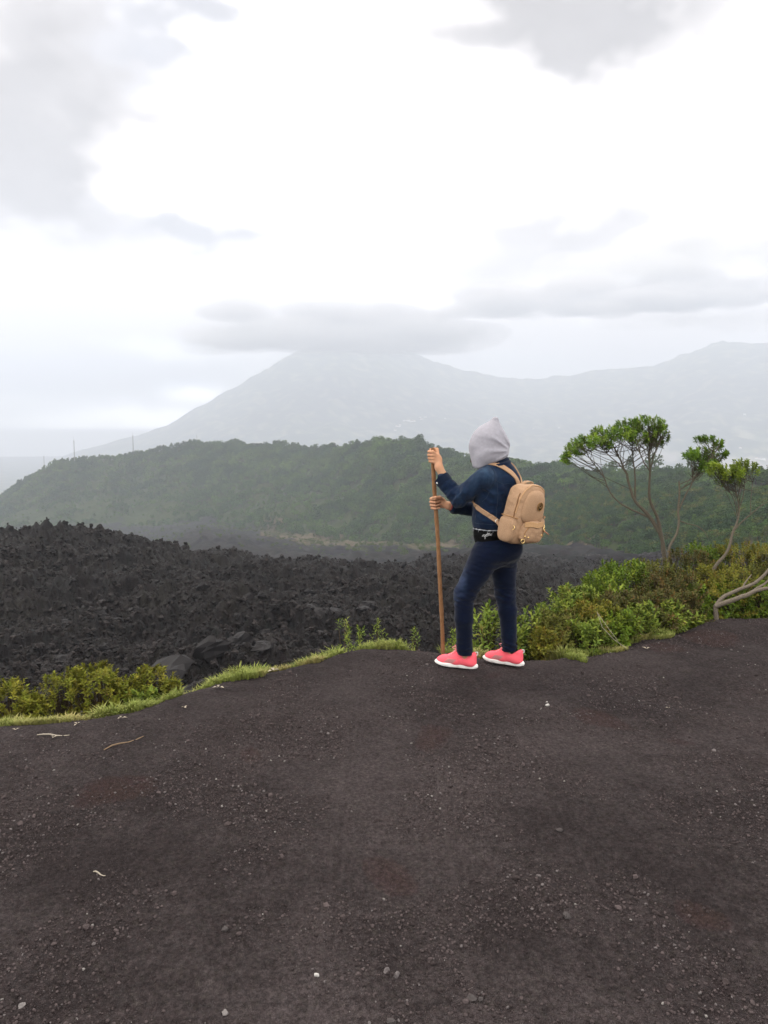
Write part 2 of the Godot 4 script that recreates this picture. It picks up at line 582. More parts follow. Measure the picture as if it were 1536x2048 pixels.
# ---------------------------------------------------------------- sky
func make_sky() -> Sky:
	var w := 1536
	var hgt := 768
	var data := PackedFloat32Array()
	data.resize(w * hgt * 4)
	var n := FastNoiseLite.new()
	n.seed = 5
	n.frequency = 1.0
	n.fractal_octaves = 5
	n.fractal_gain = 0.52
	var grey := Color(0.93, 0.92, 0.95)
	for y in hgt:
		var el := 90.0 - 180.0 * (y + 0.5) / hgt
		for x in w:
			var az := wrapf(360.0 * (x + 0.5) / w, -180.0, 180.0)
			var q := (y * w + x) * 4
			var lum := 1.35
			var col := Vector3(lum, lum, lum)
			if el > -1.0:
				var ea := deg_to_rad(el)
				var aa := deg_to_rad(az)
				var dir := Vector3(sin(aa) * cos(ea), sin(ea), -cos(aa) * cos(ea))
				var s := Vector3(dir.x, dir.y * 2.0, dir.z)
				var n1 := n.get_noise_3dv(s * 3.2)
				var n2 := n.get_noise_3dv(s * 9.0 + Vector3(7, 3, 1))
				var wide := n.get_noise_3dv(s * 1.1 + Vector3(3, 9, 4))
				lum = (2.15 + wide * 0.5 + n1 * 0.5 + n2 * 0.1) * lerpf(0.74, 1.12, smoothstep(0.0, 40.0, el))
				var blue := 0.0
				if absf(az) < 60.0:
					var calm := clampf(el / 14.0, 0.25, 1.0)
					var wa := az + (n1 * 7.0 + n2 * 3.0) * calm
					var we := el + n.get_noise_3dv(s * 3.2 + Vector3(11, 5, 2)) * 5.0 * calm + n2 * 2.4 * calm
					for b: Array in CLOUDS:
						var dx: float = (wa - b[0]) / b[2]
						if dx > 2.4 or dx < -2.4:
							continue
						var dy: float = (we - b[1]) / b[3]
						if dy > 2.4 or dy < -2.4:
							continue
						var g := exp(-(dx * dx + dy * dy) * 0.8)
						lum = lerpf(lum, b[4], clampf(g * 1.25, 0.0, 1.0) * b[5])
						if b[6] == 1:
							blue = lerpf(blue, 1.0, g * 0.8)
						else:
							blue *= 1.0 - g * b[5]
				lum = maxf(lum * (1.0 + n2 * 0.16), 0.03)
				blue = clampf(blue, 0.0, 1.0)
				var tint := clampf((1.3 - lum) * 0.5, 0.0, 0.06)
				col = Vector3(lum * (1.0 - 0.13 * blue) * (1.0 + tint * 0.5), lum * (1.0 - 0.05 * blue) * (1.0 - tint * 0.35), lum * (1.0 + 0.07 * blue) * (1.0 - tint * 0.15))
			data[q] = col.x * 1.02
			data[q + 1] = col.y
			data[q + 2] = col.z * 0.965
			data[q + 3] = 1.0
	var im := Image.create_from_data(w, hgt, false, Image.FORMAT_RGBAF, data.to_byte_array())
	var pm := PanoramaSkyMaterial.new()
	pm.panorama = ImageTexture.create_from_image(im)
	var sky := Sky.new()
	sky.sky_material = pm
	return sky

# ---------------------------------------------------------------- build
func _ready() -> void:
	# camera
	var cam := Camera3D.new()
	cam.name = "camera"
	cam.fov = 66.0
	cam.near = 0.05
	cam.far = 30000.0
	add_child(cam)
	cam.position = EYE
	cam.rotation_degrees = Vector3(-6.0, 0, 0)
	cam.current = true
	# sky, haze and exposure
	var env := Environment.new()
	env.background_mode = Environment.BG_SKY
	env.sky = make_sky()
	env.tonemap_mode = Environment.TONE_MAPPER_LINEAR
	env.tonemap_exposure = 1.32
	env.fog_enabled = true
	env.fog_density = 0.00041
	env.fog_light_color = Color(0.915, 0.945, 1.0)
	env.volumetric_fog_enabled = true
	env.volumetric_fog_density = 0.0
	env.sdfgi_enabled = true
	env.ssao_enabled = true
	env.ssil_enabled = true
	var we := WorldEnvironment.new()
	we.name = "environment"
	we.environment = env
	add_child(we)
	# a weak sun behind thin cloud, ahead of the hiker and to the left
	var sun := DirectionalLight3D.new()
	sun.name = "sun"
	sun.light_energy = 0.5
	sun.light_angular_distance = 14.0
	sun.light_color = Color(1.0, 0.96, 0.9)
	sun.shadow_enabled = true
	add_child(sun)
	sun.look_at_from_position(Vector3(-0.55, 1.0, -0.45), Vector3.ZERO)

	rng.seed = 20240
	nz1.seed = 11
	nz1.frequency = 0.02
	nz1.fractal_octaves = 4
	nz2.seed = 23
	nz2.frequency = 0.02
	nz2.fractal_octaves = 3
	nz3.seed = 37
	nz3.frequency = 0.02
	nz3.fractal_octaves = 2
	st_r.resize(BREAKS)
	st_y.resize(BREAKS)
	make_materials()
	build_mountains()
	build_clouds()
	build_land()
	build_lava()
	build_sand()
	build_forest()
	build_masts_and_houses()
	build_rim_plants()
	build_trees()
	build_person()
	build_backpack()
	build_debris()

func sheet(called: String, rows: int, colsn: int, at: Callable, paint: Callable, m: Material) -> MeshInstance3D:
	var v := PackedVector3Array()
	var c := PackedColorArray()
	v.resize(rows * colsn)
	c.resize(rows * colsn)
	for a in rows:
		for b in colsn:
			var p: Vector3 = at.call(a, b)
			v[a * colsn + b] = p
			c[a * colsn + b] = paint.call(p, a, b)
	var n := PackedVector3Array()
	n.resize(rows * colsn)
	var i := PackedInt32Array()
	i.resize((rows - 1) * (colsn - 1) * 6)
	var q := 0
	for a in rows:
		for b in colsn:
			var k := a * colsn + b
			var dx := v[k + (1 if b < colsn - 1 else 0)] - v[k - (1 if b > 0 else 0)]
			var dz := v[k + (colsn if a < rows - 1 else 0)] - v[k - (colsn if a > 0 else 0)]
			var nn := dx.cross(dz).normalized()
			n[k] = nn if nn.y > 0.0 else -nn
			if a < rows - 1 and b < colsn - 1:
				i[q] = k; i[q + 1] = k + colsn; i[q + 2] = k + 1
				i[q + 3] = k + 1; i[q + 4] = k + colsn; i[q + 5] = k + colsn + 1
				q += 6
	var arr := []
	arr.resize(Mesh.ARRAY_MAX)
	arr[Mesh.ARRAY_VERTEX] = v
	arr[Mesh.ARRAY_NORMAL] = n
	arr[Mesh.ARRAY_COLOR] = c
	arr[Mesh.ARRAY_INDEX] = i
	var am := ArrayMesh.new()
	am.add_surface_from_arrays(Mesh.PRIMITIVE_TRIANGLES, arr)
	am.surface_set_material(0, m)
	var o := put(called, am)
	o.set_meta("kind", "structure")
	return o

func polar(th: float, r: float, y: float) -> Vector3:
	var a := deg_to_rad(th)
	return Vector3(sin(a) * r, y, -cos(a) * r)

func make_materials() -> void:
	M.sand = mat(Color.WHITE, 0.95, true)
	grain(M.sand, noise_tex(0.035, 512, Color(0.45, 0.44, 0.44), Color(1, 1, 1), 3, 6, 0.8), 2.3, true)
	relief(M.sand, noise_tex(0.05, 512, Color.BLACK, Color.WHITE, 4, 6, 0.8), 3.0)
	M.lava = mat(Color.WHITE, 0.85, true)
	grain(M.lava, noise_tex(0.03, 512, Color(0.38, 0.37, 0.38), Color(1, 1, 1), 8, 6, 0.7), 0.6, true)
	relief(M.lava, noise_tex(0.04, 512, Color.BLACK, Color.WHITE, 9, 6, 0.7), 9.0)
	M.land = mat(Color.WHITE, 1.0, true)
	grain(M.land, noise_tex(0.02, 512, Color(0.6, 0.62, 0.6), Color(1, 1, 1), 12, 5, 0.65), 0.03, true)
	M.lava.roughness = 0.62
	M.lava.metallic_specular = 0.2
	M.rock = mat(Color.WHITE, 0.62, true)
	M.rock.metallic_specular = 0.2
	M.rock.uv1_triplanar = true
	grain(M.rock, noise_tex(0.05, 256, Color(0.6, 0.59, 0.6), Color(1, 1, 1), 15, 5, 0.65), 1.1)
	M.block = M.rock.duplicate()
	M.block.vertex_color_use_as_albedo = false
	M.block.albedo_color = lin(0.020, 0.0175, 0.0175)
	M.block_red = M.block.duplicate()
	M.block_red.albedo_color = lin(0.034, 0.024, 0.021)
	M.leaf = mat(Color.WHITE, 0.55, true)
	M.leaf.backlight_enabled = true
	M.leaf.backlight = lin(0.06, 0.09, 0.02)
	M.far_leaf = mat(Color.WHITE, 0.8, true)
	M.far_leaf.backlight_enabled = true
	M.far_leaf.backlight = lin(0.02, 0.035, 0.012)
	M.bark = mat(Color.WHITE, 0.9, true)
	grain(M.bark, noise_tex(0.04, 256, Color(0.55, 0.52, 0.5), Color(1, 1, 1), 21, 5, 0.6), 9.0)
	M.grass = mat(Color.WHITE, 0.6, true)
	M.grass.backlight_enabled = true
	M.grass.backlight = lin(0.08, 0.11, 0.02)
	M.plain = mat(Color.WHITE, 0.9, true)

func mountain_at(th: float, r: float) -> Vector3:
	var k := 0
	while k < CREST.size() - 4 and th > CREST[k + 2]:
		k += 2
	var u := clampf((th - CREST[k]) / (CREST[k + 2] - CREST[k]), 0.0, 1.0)
	u = lerpf(u, u * u * (3.0 - 2.0 * u), 0.4)
	var rise: float = lerpf(CREST[k + 1], CREST[k + 3], u)
	if th < -27.7:
		rise = -0.0709
	if th > 33.2:
		rise = lerpf(0.0514, 0.02, clampf((th - 33.2) / 14.0, 0.0, 1.0))
	var rc := 5600.0 + sin(th * 0.16) * 300.0
	var top := maxf(rise * rc, -221.0)
	var f := clampf((r - 2600.0) / (rc - 2600.0), 0.0, 1.0)
	var y := lerpf(-224.0, top, pow(f, 1.5))
	var x := sin(deg_to_rad(th)) * r
	var z := -cos(deg_to_rad(th)) * r
	var tall := clampf((top + 221.0) / 500.0, 0.0, 1.0)
	var spur := (0.5 - absf(nz1.get_noise_2d(x * 0.07, z * 0.07))) * 190.0 + nz2.get_noise_2d(x * 0.3, z * 0.3) * 50.0
	y += ((spur - 70.0) * f * (1.0 - f * 0.86) * 1.3 + nz3.get_noise_2d(x * 0.7, z * 0.7) * 12.0 * f) * tall
	if r > rc:
		y = top - (r - rc) * 0.55 * tall + nz2.get_noise_2d(x * 0.3, z * 0.3) * 8.0 * tall
	return Vector3(x, y, z)

func build_mountains() -> void:
	# the plain far below and the mountains rise from one another
	var mts := func(a: int, b: int) -> Vector3:
		return mountain_at(-50.0 + 100.0 * b / 299.0, lerpf(2500.0, 6500.0, a / 149.0))
	var mpaint := func(p: Vector3, _a: int, _b: int) -> Color:
		var t := nz2.get_noise_2d(p.x * 0.5, p.z * 0.5) + nz3.get_noise_2d(p.x * 2.5, p.z * 2.5) * 0.5
		var g := Color(0.035, 0.055, 0.028)
		if t > 0.12:
			g = Color(0.11, 0.14, 0.06)
		if t > 0.34:
			g = Color(0.30, 0.28, 0.18)
		var th := rad_to_deg(atan2(p.x, -p.z))
		var el := rad_to_deg((p.y - 1.5) / Vector2(p.x, p.z).length()) + t * 0.5
		if (th > 22.5 and el < -1.9 and el > -3.3) or (th > 17.6 and th < 20.5 and el < -1.5 and el > -2.3):
			g = Color(0.34, 0.30, 0.26)
		return g
	sheet("mountain", 150, 300, mts, mpaint, M.land)
	var pl := func(a: int, b: int) -> Vector3:
		var th := -55.0 + 110.0 * b / 119.0
		var r := 900.0 * pow(8.0, a / 79.0)
		return polar(th, r, -224.5 + nz1.get_noise_2d(b * 9.0, a * 9.0) * 3.0)
	var ppaint := func(p: Vector3, _a: int, _b: int) -> Color:
		var t := nz2.get_noise_2d(p.x * 0.6, p.z * 0.6)
		return Color(0.06, 0.085, 0.04) if t < 0.1 else Color(0.17, 0.15, 0.10)
	sheet("plain", 80, 120, pl, ppaint, M.land)

# cloud banks hanging before the mountains; each row: bearing and height of both ends in degrees, spread, puff half width and height, number, distance, density
func build_clouds() -> void:
	var banks := [
		["low grey cloud streak above the left mountain's summit", -12.0, 7.6, 6.0, 8.0, 0.42, 1.5, 0.30, 60, 4300.0, 0.0034],
		["long grey cloud streak above the saddle and the right mountain", 7.0, 8.3, 31.0, 8.9, 0.55, 1.8, 0.36, 80, 4300.0, 0.0034],
		["broad pale heap of cloud on top of the right cloud streak", 10.0, 9.9, 31.0, 11.2, 1.0, 2.2, 0.8, 50, 4500.0, 0.0013],
		["pale cloud cap veiling the left mountain's summit", -13.0, 6.2, 5.0, 6.3, 0.45, 2.6, 0.62, 55, 4300.0, 0.0017],
		["thin cloud veil over the right mountain's summit", 15.0, 6.9, 28.0, 7.3, 0.3, 2.6, 0.4, 10, 4700.0, 0.0008]]
	for k in banks.size():
		var e: Array = banks[k]
		var o := base("cloud", polar(e[1], e[9], 1.5 + tan(deg_to_rad(e[2])) * e[9]))
		tag(o, e[0], "cloud", "cloud banks before the mountains")
		var fm := FogMaterial.new()
		fm.albedo = Color(0.86, 0.825, 0.80) if k < 2 else Color(0.98, 0.955, 0.925)  # grey streaks carry their self-shadow as a darker albedo
		fm.density = e[10]
		for q in e[8]:
			var t: float = (q + rng.randf()) / e[8]
			var th := lerpf(e[1], e[3], t)
			var lift := nz1.get_noise_2d(th * 22.0, k * 50.0)
			var el: float = lerpf(e[2], e[4], t) + rng.randf_range(-1.0, 1.0) * e[5] + lift * e[5] * 2.0
			var sc := rng.randf_range(0.45, 1.2) * clampf(1.1 + lift * 1.6, 0.35, 1.5)
			var r: float = e[9] + rng.randf_range(-250.0, 250.0)
			var v := FogVolume.new()
			v.name = "puff"
			v.shape = RenderingServer.FOG_VOLUME_SHAPE_ELLIPSOID
			v.size = Vector3(2.0 * r * tan(deg_to_rad(e[6])) * sc, 2.0 * r * tan(deg_to_rad(e[7])) * sc * rng.randf_range(0.7, 1.3), 420.0 * sc)
			v.material = fm
			o.add_child(v, true)
			v.position = polar(th, r, 1.5 + tan(deg_to_rad(el)) * r) - o.position
			v.rotation = Vector3(0, -deg_to_rad(th), rng.randf_range(-0.08, 0.08))

func build_land() -> void:
	var at := func(a: int, b: int) -> Vector3:
		var th := -46.0 + 94.0 * b / 519.0
		stations(th)
		var q := a / 329.0
		var r := 40.0 * pow(2600.0 / 40.0, q)
		var s := along(r)
		var p := polar(th, r, s.x)
		p.y += land_rough(p.x, p.z, s.y) - (1.4 if s.y < 3.6 else 0.0)
		if s.y > 8.6:
			p.y -= 4.0
		return p
	var paint := func(p: Vector3, a: int, b: int) -> Color:
		var th := -46.0 + 94.0 * b / 519.0
		stations(th)
		var s := along(Vector2(p.x, p.z).length()).y
		var n := nz2.get_noise_2d(p.x * 2.0, p.z * 2.0) * 0.5 + nz1.get_noise_2d(p.x * 0.9, p.z * 0.9) * 0.7
		s += n * 0.35
		var right := th > 5.5
		if s < 4.4 or (right and s < 5.9):
			return Color(0.016, 0.015, 0.016).lerp(Color(0.027, 0.025, 0.025), clampf(n + 0.5, 0.0, 1.0))
		if s < 5.55:
			return Color(0.030, 0.027, 0.025).lerp(Color(0.012, 0.0115, 0.012), clampf(n * 1.6 + 0.35 + nz3.get_noise_2d(p.x * 9.0, p.z * 9.0) * 0.8, 0.0, 1.0))
		if s < 6.05 and th > -9.0:
			return Color(0.105, 0.082, 0.052).lerp(Color(0.040, 0.045, 0.02), clampf(n * 1.8 + 0.3 + nz3.get_noise_2d(p.x * 9.0, p.z * 9.0) * 0.9, 0.0, 1.0))
		if s < 6.02:
			return Color(0.03, 0.029, 0.028)
		if right and s < 7.1 and n > 0.12:
			return Color(0.06, 0.047, 0.036)
		return Color(0.028, 0.042, 0.014).lerp(Color(0.045, 0.054, 0.020), clampf(n + 0.45, 0.0, 1.0))
	sheet("valley_terrain", 330, 520, at, paint, M.land)

func build_lava() -> void:
	var rows := 420
	var cn := 640
	var at := func(a: int, b: int) -> Vector3:
		var th := -34.0 + 68.0 * b / (cn - 1.0)
		stations(th)
		var r := 9.0 * pow(135.0 / 9.0, a / (rows - 1.0))
		var s := along(r)
		var p := polar(th, r, s.x)
		p.y += lava_rough(p.x, p.z, r)
		return p
	var paint := func(p: Vector3, _a: int, _b: int) -> Color:
		var n := nz1.get_noise_2d(p.x * 9.0, p.z * 9.0)
		var g := nz2.get_noise_2d(p.x * 60.0, p.z * 60.0)
		var c := Color(0.009, 0.0074, 0.0072).lerp(Color(0.023, 0.0172, 0.0152), clampf(n * 1.4 + 0.5 + g * 0.7, 0.0, 1.0))
		return c
	sheet("lava_field", rows, cn, at, paint, M.lava)
	# loose clinker and blocks over the flow
	var rocks: Array = []
	for k in 6:
		rocks.append(rock_mesh(100 + k, 0.36))
	var xf: Array = [[], [], [], [], [], []]
	var cl: Array = [[], [], [], [], [], []]
	for k in 75000:
		var th := rng.randf_range(-31, 31)
		var r := 13.0 * pow(110.0 / 13.0, pow(rng.randf(), 0.75))
		var p := polar(th, r, 0)
		var big := nz1.get_noise_2d(p.x * 7.0 + 300.0, p.z * 7.0)
		var s := 0.05 + 0.10 * pow(rng.randf(), 3.0) + maxf(big, 0.0) * 0.28 * rng.randf()
		s *= 0.75 + minf(r, 55.0) / 200.0
		p.y = land_y(p.x, p.z) + s * rng.randf_range(-0.35, 0.2)
		var q := rng.randi() % 6
		var bs := Basis.from_euler(Vector3(rng.randf() * TAU, rng.randf() * TAU, rng.randf() * TAU)) * Basis.from_scale(Vector3(s * rng.randf_range(0.7, 1.5), s, s * rng.randf_range(0.7, 1.3)))
		xf[q].append(Transform3D(bs, p))
		var g := rng.randf_range(0.4, 1.9)
		cl[q].append(Color(0.0165 * g, 0.0130 * g, 0.0120 * g))
	var holder := base("lava_rubble", Vector3.ZERO)
	tag(holder, "loose black clinker strewn all over the lava field", "rubble", "", "stuff")
	for q in 6:
		var o := scatter("clinker", rocks[q], xf[q], cl[q], holder)
		o.set_meta("kind", "stuff")
	# the large slabs and blocks at the near edge, each on its own
	var spots := []
	for k in 90:
		var th := rng.randf_range(-29.0, 3.0)
		var r := rng.randf_range(20.0, 46.0)
		spots.append([th, r, rng.randf_range(0.16, 0.38)])
	for e in [[-21.5, 26.0, 0.6], [-20.0, 27.5, 0.4], [-17.5, 26.0, 0.55], [-15.5, 28.0, 0.7], [-14.0, 27.0, 0.5], [-12.6, 29.0, 0.6], [-11.0, 31.0, 0.5], [-25.0, 25.0, 0.6]]:
		spots.append(e)
	for k in spots.size():
		var e: Array = spots[k]
		var p := polar(e[0], e[1], 0)
		p.y = land_y(p.x, p.z) + e[2] * 0.15
		var o := put("lava_block", rocks[k % 6])
		o.position = p
		o.basis = Basis.from_euler(Vector3(rng.randf_range(-0.6, 0.6), rng.randf() * TAU, rng.randf_range(-0.6, 0.6))) * Basis.from_scale(Vector3(e[2] * 1.3, e[2] * 0.75, e[2]))
		var m: StandardMaterial3D = M.block_red if k == spots.size() - 8 else M.block
		o.material_override = m
		if k == spots.size() - 8:
			tag(o, "broad reddish brown lava slab behind the left shrubs", "rock", "blocks on the lava field")
		else:
			tag(o, "jagged black lava block on the near part of the lava field", "rock", "blocks on the lava field")

func rock_mesh(seed_: int, rough: float) -> ArrayMesh:
	var n := FastNoiseLite.new()
	n.seed = seed_
	n.frequency = 0.9
	n.fractal_octaves = 3
	var sp := SphereMesh.new()
	sp.radial_segments = 10
	sp.rings = 6
	var arr := sp.get_mesh_arrays()
	var v: PackedVector3Array = arr[Mesh.ARRAY_VERTEX]
	var ix: PackedInt32Array = arr[Mesh.ARRAY_INDEX]
	var mb := MB.new()
	var pl: Array = []
	var rr := RandomNumberGenerator.new()
	rr.seed = seed_
	for k in 7:
		pl.append([Vector3(rr.randf_range(-1, 1), rr.randf_range(-1, 1), rr.randf_range(-1, 1)).normalized(), rr.randf_range(0.55, 0.85)])
	var w := PackedVector3Array()
	for p in v:
		var q := p * 2.0
		for f in pl:
			var d: float = q.dot(f[0]) - f[1]
			if d > 0.0:
				q -= f[0] * d
		q *= 1.0 + n.get_noise_3dv(q * 1.3) * rough * 1.6
		w.append(q)
	for k in range(0, ix.size(), 3):
		if (w[ix[k]] - w[ix[k + 1]]).cross(w[ix[k]] - w[ix[k + 2]]).length() > 1e-6:
			mb.tri(w[ix[k]], w[ix[k + 1]], w[ix[k + 2]], Color.WHITE)
	return mb.mesh(M.rock)

func build_sand() -> void:
	var rows := 470
	var cn := 560
	var zs := PackedFloat32Array()
	var z := 60.0
	while z > 1.0:
		zs.append(z)
		z *= 0.82
	while z > -1.2:
		zs.append(z)
		z -= 0.12
	var left := rows - zs.size()
	for k in left:
		zs.append(-1.2 * pow(15.0 / 1.2, k / (left - 1.0)))
	var at := func(a: int, b: int) -> Vector3:
		var zz := zs[a]
		var wd := (1.3 - zz * 0.98) if zz < 0.0 else 1.3 + zz * 1.4
		var u := 2.0 * b / (cn - 1.0) - 1.0
		var x := wd * (u * 0.8 + 0.2 * u * u * u)
		return Vector3(x, sand_y(x, zz), zz)
	var paint := func(p: Vector3, _a: int, _b: int) -> Color:
		var n := nz1.get_noise_2d(p.x * 30.0 + 70.0, p.z * 30.0) * 0.8 + nz2.get_noise_2d(p.x * 120.0, p.z * 120.0) * 0.35
		var c := Color(0.058, 0.0465, 0.0462).lerp(Color(0.118, 0.096, 0.095), clampf(n * 0.95 + 0.43 + nz3.get_noise_2d(p.x * 620.0, p.z * 620.0) * 0.35 + nz2.get_noise_2d(p.x * 1300.0, p.z * 1300.0) * 0.3, 0.0, 1.0))
		var red := nz3.get_noise_2d(p.x * 50.0 + 200.0, p.z * 50.0)
		if red > 0.55:
			c = c.lerp(Color(0.085, 0.05, 0.046), clampf((red - 0.42) * 2.5, 0.0, 0.6))
		return c
	sheet("ground", rows, cn, at, paint, M.sand)
	# grit lying on the sand
	var keep_rock: StandardMaterial3D = M.rock
	M.rock = keep_rock.duplicate()
	M.rock.roughness = 0.95
	M.rock.metallic_specular = 0.15
	var meshes: Array = []
	for k in 4:
		meshes.append(rock_mesh(300 + k, 0.25))
	var xf: Array = [[], [], [], []]
	var cl: Array = [[], [], [], []]
	for k in 190000:
		var zz := -lerpf(1.55, 6.6, pow(rng.randf(), 0.8))
		var x := rng.randf_range(-1, 1) * (0.4 - zz * 0.6)
		var dense := nz2.get_noise_2d(x * 60.0 + 9.0, zz * 60.0)
		if rng.randf() > 0.46 + dense * 2.0:
			continue
		if beyond(x, zz) > 0.05:
			continue
		var s := 0.0016 + 0.0042 * pow(rng.randf(), 3.5)
		if rng.randf() < 0.03:
			s *= rng.randf_range(1.5, 2.4)
		var q := rng.randi() % 4
		xf[q].append(Transform3D(Basis.from_euler(Vector3(rng.randf() * TAU, rng.randf() * TAU, 0)) * Basis.from_scale(Vector3(s * 1.25, s * 0.8, s)), Vector3(x, sand_y(x, zz) + s * 0.3, zz)))
		var g := rng.randf_range(0.55, 1.5)
		var c := Color(0.074 * g, 0.0585 * g, 0.0565 * g)
		var w := rng.randf()
		if w < 0.007:
			c = Color(0.26, 0.24, 0.22)
		elif w < 0.05:
			c = Color(0.16, 0.14, 0.135)
		cl[q].append(c)
	var holder := base("gravel", Vector3.ZERO)
	tag(holder, "fine dark grit scattered over the black sand", "gravel", "", "stuff")
	for q in 4:
		var o := scatter("grit", meshes[q], xf[q], cl[q], holder)
		o.set_meta("kind", "stuff")
const LIMBS_A := [
	[0.0262, 0.0064, [Vector3(2.912, -0.184, -8.000), Vector3(2.894, 0.096, -8.000), Vector3(2.866, 0.312, -8.000), Vector3(2.835, 0.450, -8.000), Vector3(2.762, 0.588, -8.000), Vector3(2.675, 0.695, -8.000), Vector3(2.557, 0.816, -8.000), Vector3(2.508, 0.938, -8.000), Vector3(2.465, 1.089, -8.000), Vector3(2.425, 1.164, -8.000), Vector3(2.377, 1.269, -8.000), Vector3(2.313, 1.389, -8.000)]],
	[0.0180, 0.0048, [Vector3(2.847, 0.419, -8.000), Vector3(2.783, 0.651, -7.979), Vector3(2.702, 0.805, -7.957), Vector3(2.675, 0.943, -7.936), Vector3(2.672, 1.123, -7.914), Vector3(2.649, 1.273, -7.893), Vector3(2.644, 1.421, -7.871), Vector3(2.626, 1.524, -7.850)]],
	[0.0107, 0.0032, [Vector3(2.707, 0.649, -8.000), Vector3(2.538, 0.723, -8.025), Vector3(2.391, 0.812, -8.050), Vector3(2.295, 0.947, -8.075), Vector3(2.261, 1.052, -8.100), Vector3(2.125, 1.234, -8.125), Vector3(2.067, 1.340, -8.150)]],
	[0.0107, 0.0032, [Vector3(2.558, 0.801, -8.000), Vector3(2.560, 0.936, -8.020), Vector3(2.561, 1.086, -8.040), Vector3(2.539, 1.267, -8.060), Vector3(2.532, 1.418, -8.080), Vector3(2.520, 1.508, -8.100)]],
	[0.0074, 0.0024, [Vector3(2.667, 1.124, -7.900), Vector3(2.580, 1.216, -7.833), Vector3(2.502, 1.350, -7.767), Vector3(2.456, 1.452, -7.700)]],
	[0.0066, 0.0024, [Vector3(2.667, 1.124, -7.900), Vector3(2.685, 1.274, -7.867), Vector3(2.721, 1.392, -7.833), Vector3(2.750, 1.480, -7.800)]],
	[0.0074, 0.0024, [Vector3(2.465, 1.089, -8.000), Vector3(2.387, 1.180, -7.975), Vector3(2.242, 1.301, -7.950), Vector3(2.158, 1.391, -7.925), Vector3(2.119, 1.450, -7.900)]],
	[0.0049, 0.0016, [Vector3(2.233, 1.059, -8.000), Vector3(2.191, 1.163, -8.025), Vector3(2.043, 1.283, -8.050), Vector3(1.943, 1.297, -8.075), Vector3(1.858, 1.266, -8.100)]]
]
const CLUMPS_A := [[2.619, 1.553, -7.900, 0.18, 0.11], [2.504, 1.553, -8.100, 0.14, 0.09], [2.503, 1.451, -7.850, 0.12, 0.08], [2.760, 1.479, -8.000, 0.11, 0.11], [2.250, 1.494, -8.000, 0.15, 0.08], [2.137, 1.407, -7.850, 0.12, 0.08], [2.326, 1.480, -7.800, 0.12, 0.08], [2.022, 1.402, -8.100, 0.11, 0.07], [1.924, 1.329, -8.000, 0.09, 0.08], [1.836, 1.239, -8.000, 0.05, 0.07], [2.801, 1.401, -8.200, 0.09, 0.06]]
const LIMBS_B := [
	[0.0148, 0.0088, [Vector3(2.809, -0.053, -7.600), Vector3(2.795, 0.122, -7.612), Vector3(2.788, 0.267, -7.625), Vector3(2.798, 0.404, -7.638), Vector3(2.863, 0.527, -7.650), Vector3(2.885, 0.643, -7.662), Vector3(2.878, 0.758, -7.675), Vector3(2.891, 0.903, -7.688), Vector3(2.886, 1.040, -7.700)]],
	[0.0090, 0.0032, [Vector3(2.894, 0.756, -7.700), Vector3(2.962, 0.900, -7.720), Vector3(3.024, 1.001, -7.740), Vector3(3.042, 1.102, -7.760), Vector3(3.089, 1.204, -7.780), Vector3(3.124, 1.276, -7.800)]],
	[0.0049, 0.0024, [Vector3(3.008, 1.004, -7.700), Vector3(3.051, 1.136, -7.675), Vector3(3.138, 1.224, -7.650), Vector3(3.195, 1.325, -7.625), Vector3(3.225, 1.383, -7.600)]],
	[0.0041, 0.0016, [Vector3(3.058, 1.100, -7.800), Vector3(3.058, 1.215, -7.850), Vector3(3.089, 1.287, -7.900)]],
	[0.0057, 0.0024, [Vector3(2.913, 0.646, -7.700), Vector3(2.975, 0.622, -7.650), Vector3(3.043, 0.607, -7.600), Vector3(3.097, 0.555, -7.550), Vector3(3.110, 0.504, -7.500)]]
]
const CLUMPS_B := [[3.103, 1.292, -7.750, 0.12, 0.07], [2.977, 1.281, -7.650, 0.07, 0.05], [3.248, 1.245, -7.850, 0.09, 0.07], [3.170, 1.437, -7.750, 0.06, 0.03], [3.274, 1.379, -7.750, 0.05, 0.05], [3.082, 1.437, -7.750, 0.03, 0.02], [3.140, 1.181, -7.650, 0.09, 0.06], [3.343, 1.292, -7.750, 0.02, 0.03]]
const LIMBS_C := [
	[0.0180, 0.0048, [Vector3(2.900, 0.114, -7.000), Vector3(2.943, 0.203, -7.033), Vector3(3.019, 0.320, -7.067), Vector3(3.111, 0.410, -7.100), Vector3(3.161, 0.500, -7.133), Vector3(3.192, 0.592, -7.167), Vector3(3.244, 0.684, -7.200), Vector3(3.275, 0.776, -7.233), Vector3(3.269, 0.911, -7.267), Vector3(3.250, 1.046, -7.300)]],
	[0.0082, 0.0032, [Vector3(3.258, 0.588, -7.300), Vector3(3.335, 0.669, -7.325), Vector3(3.439, 0.750, -7.350), Vector3(3.531, 0.817, -7.375), Vector3(3.625, 0.871, -7.400)]],
	[0.0049, 0.0016, [Vector3(3.292, 0.741, -7.300), Vector3(3.243, 0.883, -7.267), Vector3(3.154, 1.009, -7.233), Vector3(3.082, 1.094, -7.200)]],
	[0.0049, 0.0016, [Vector3(3.304, 0.797, -7.300), Vector3(3.338, 0.935, -7.300), Vector3(3.347, 1.046, -7.300), Vector3(3.357, 1.129, -7.300)]],
	[0.0041, 0.0016, [Vector3(3.416, 0.755, -7.300), Vector3(3.441, 0.874, -7.367), Vector3(3.479, 1.009, -7.433), Vector3(3.521, 1.089, -7.500)]]
]
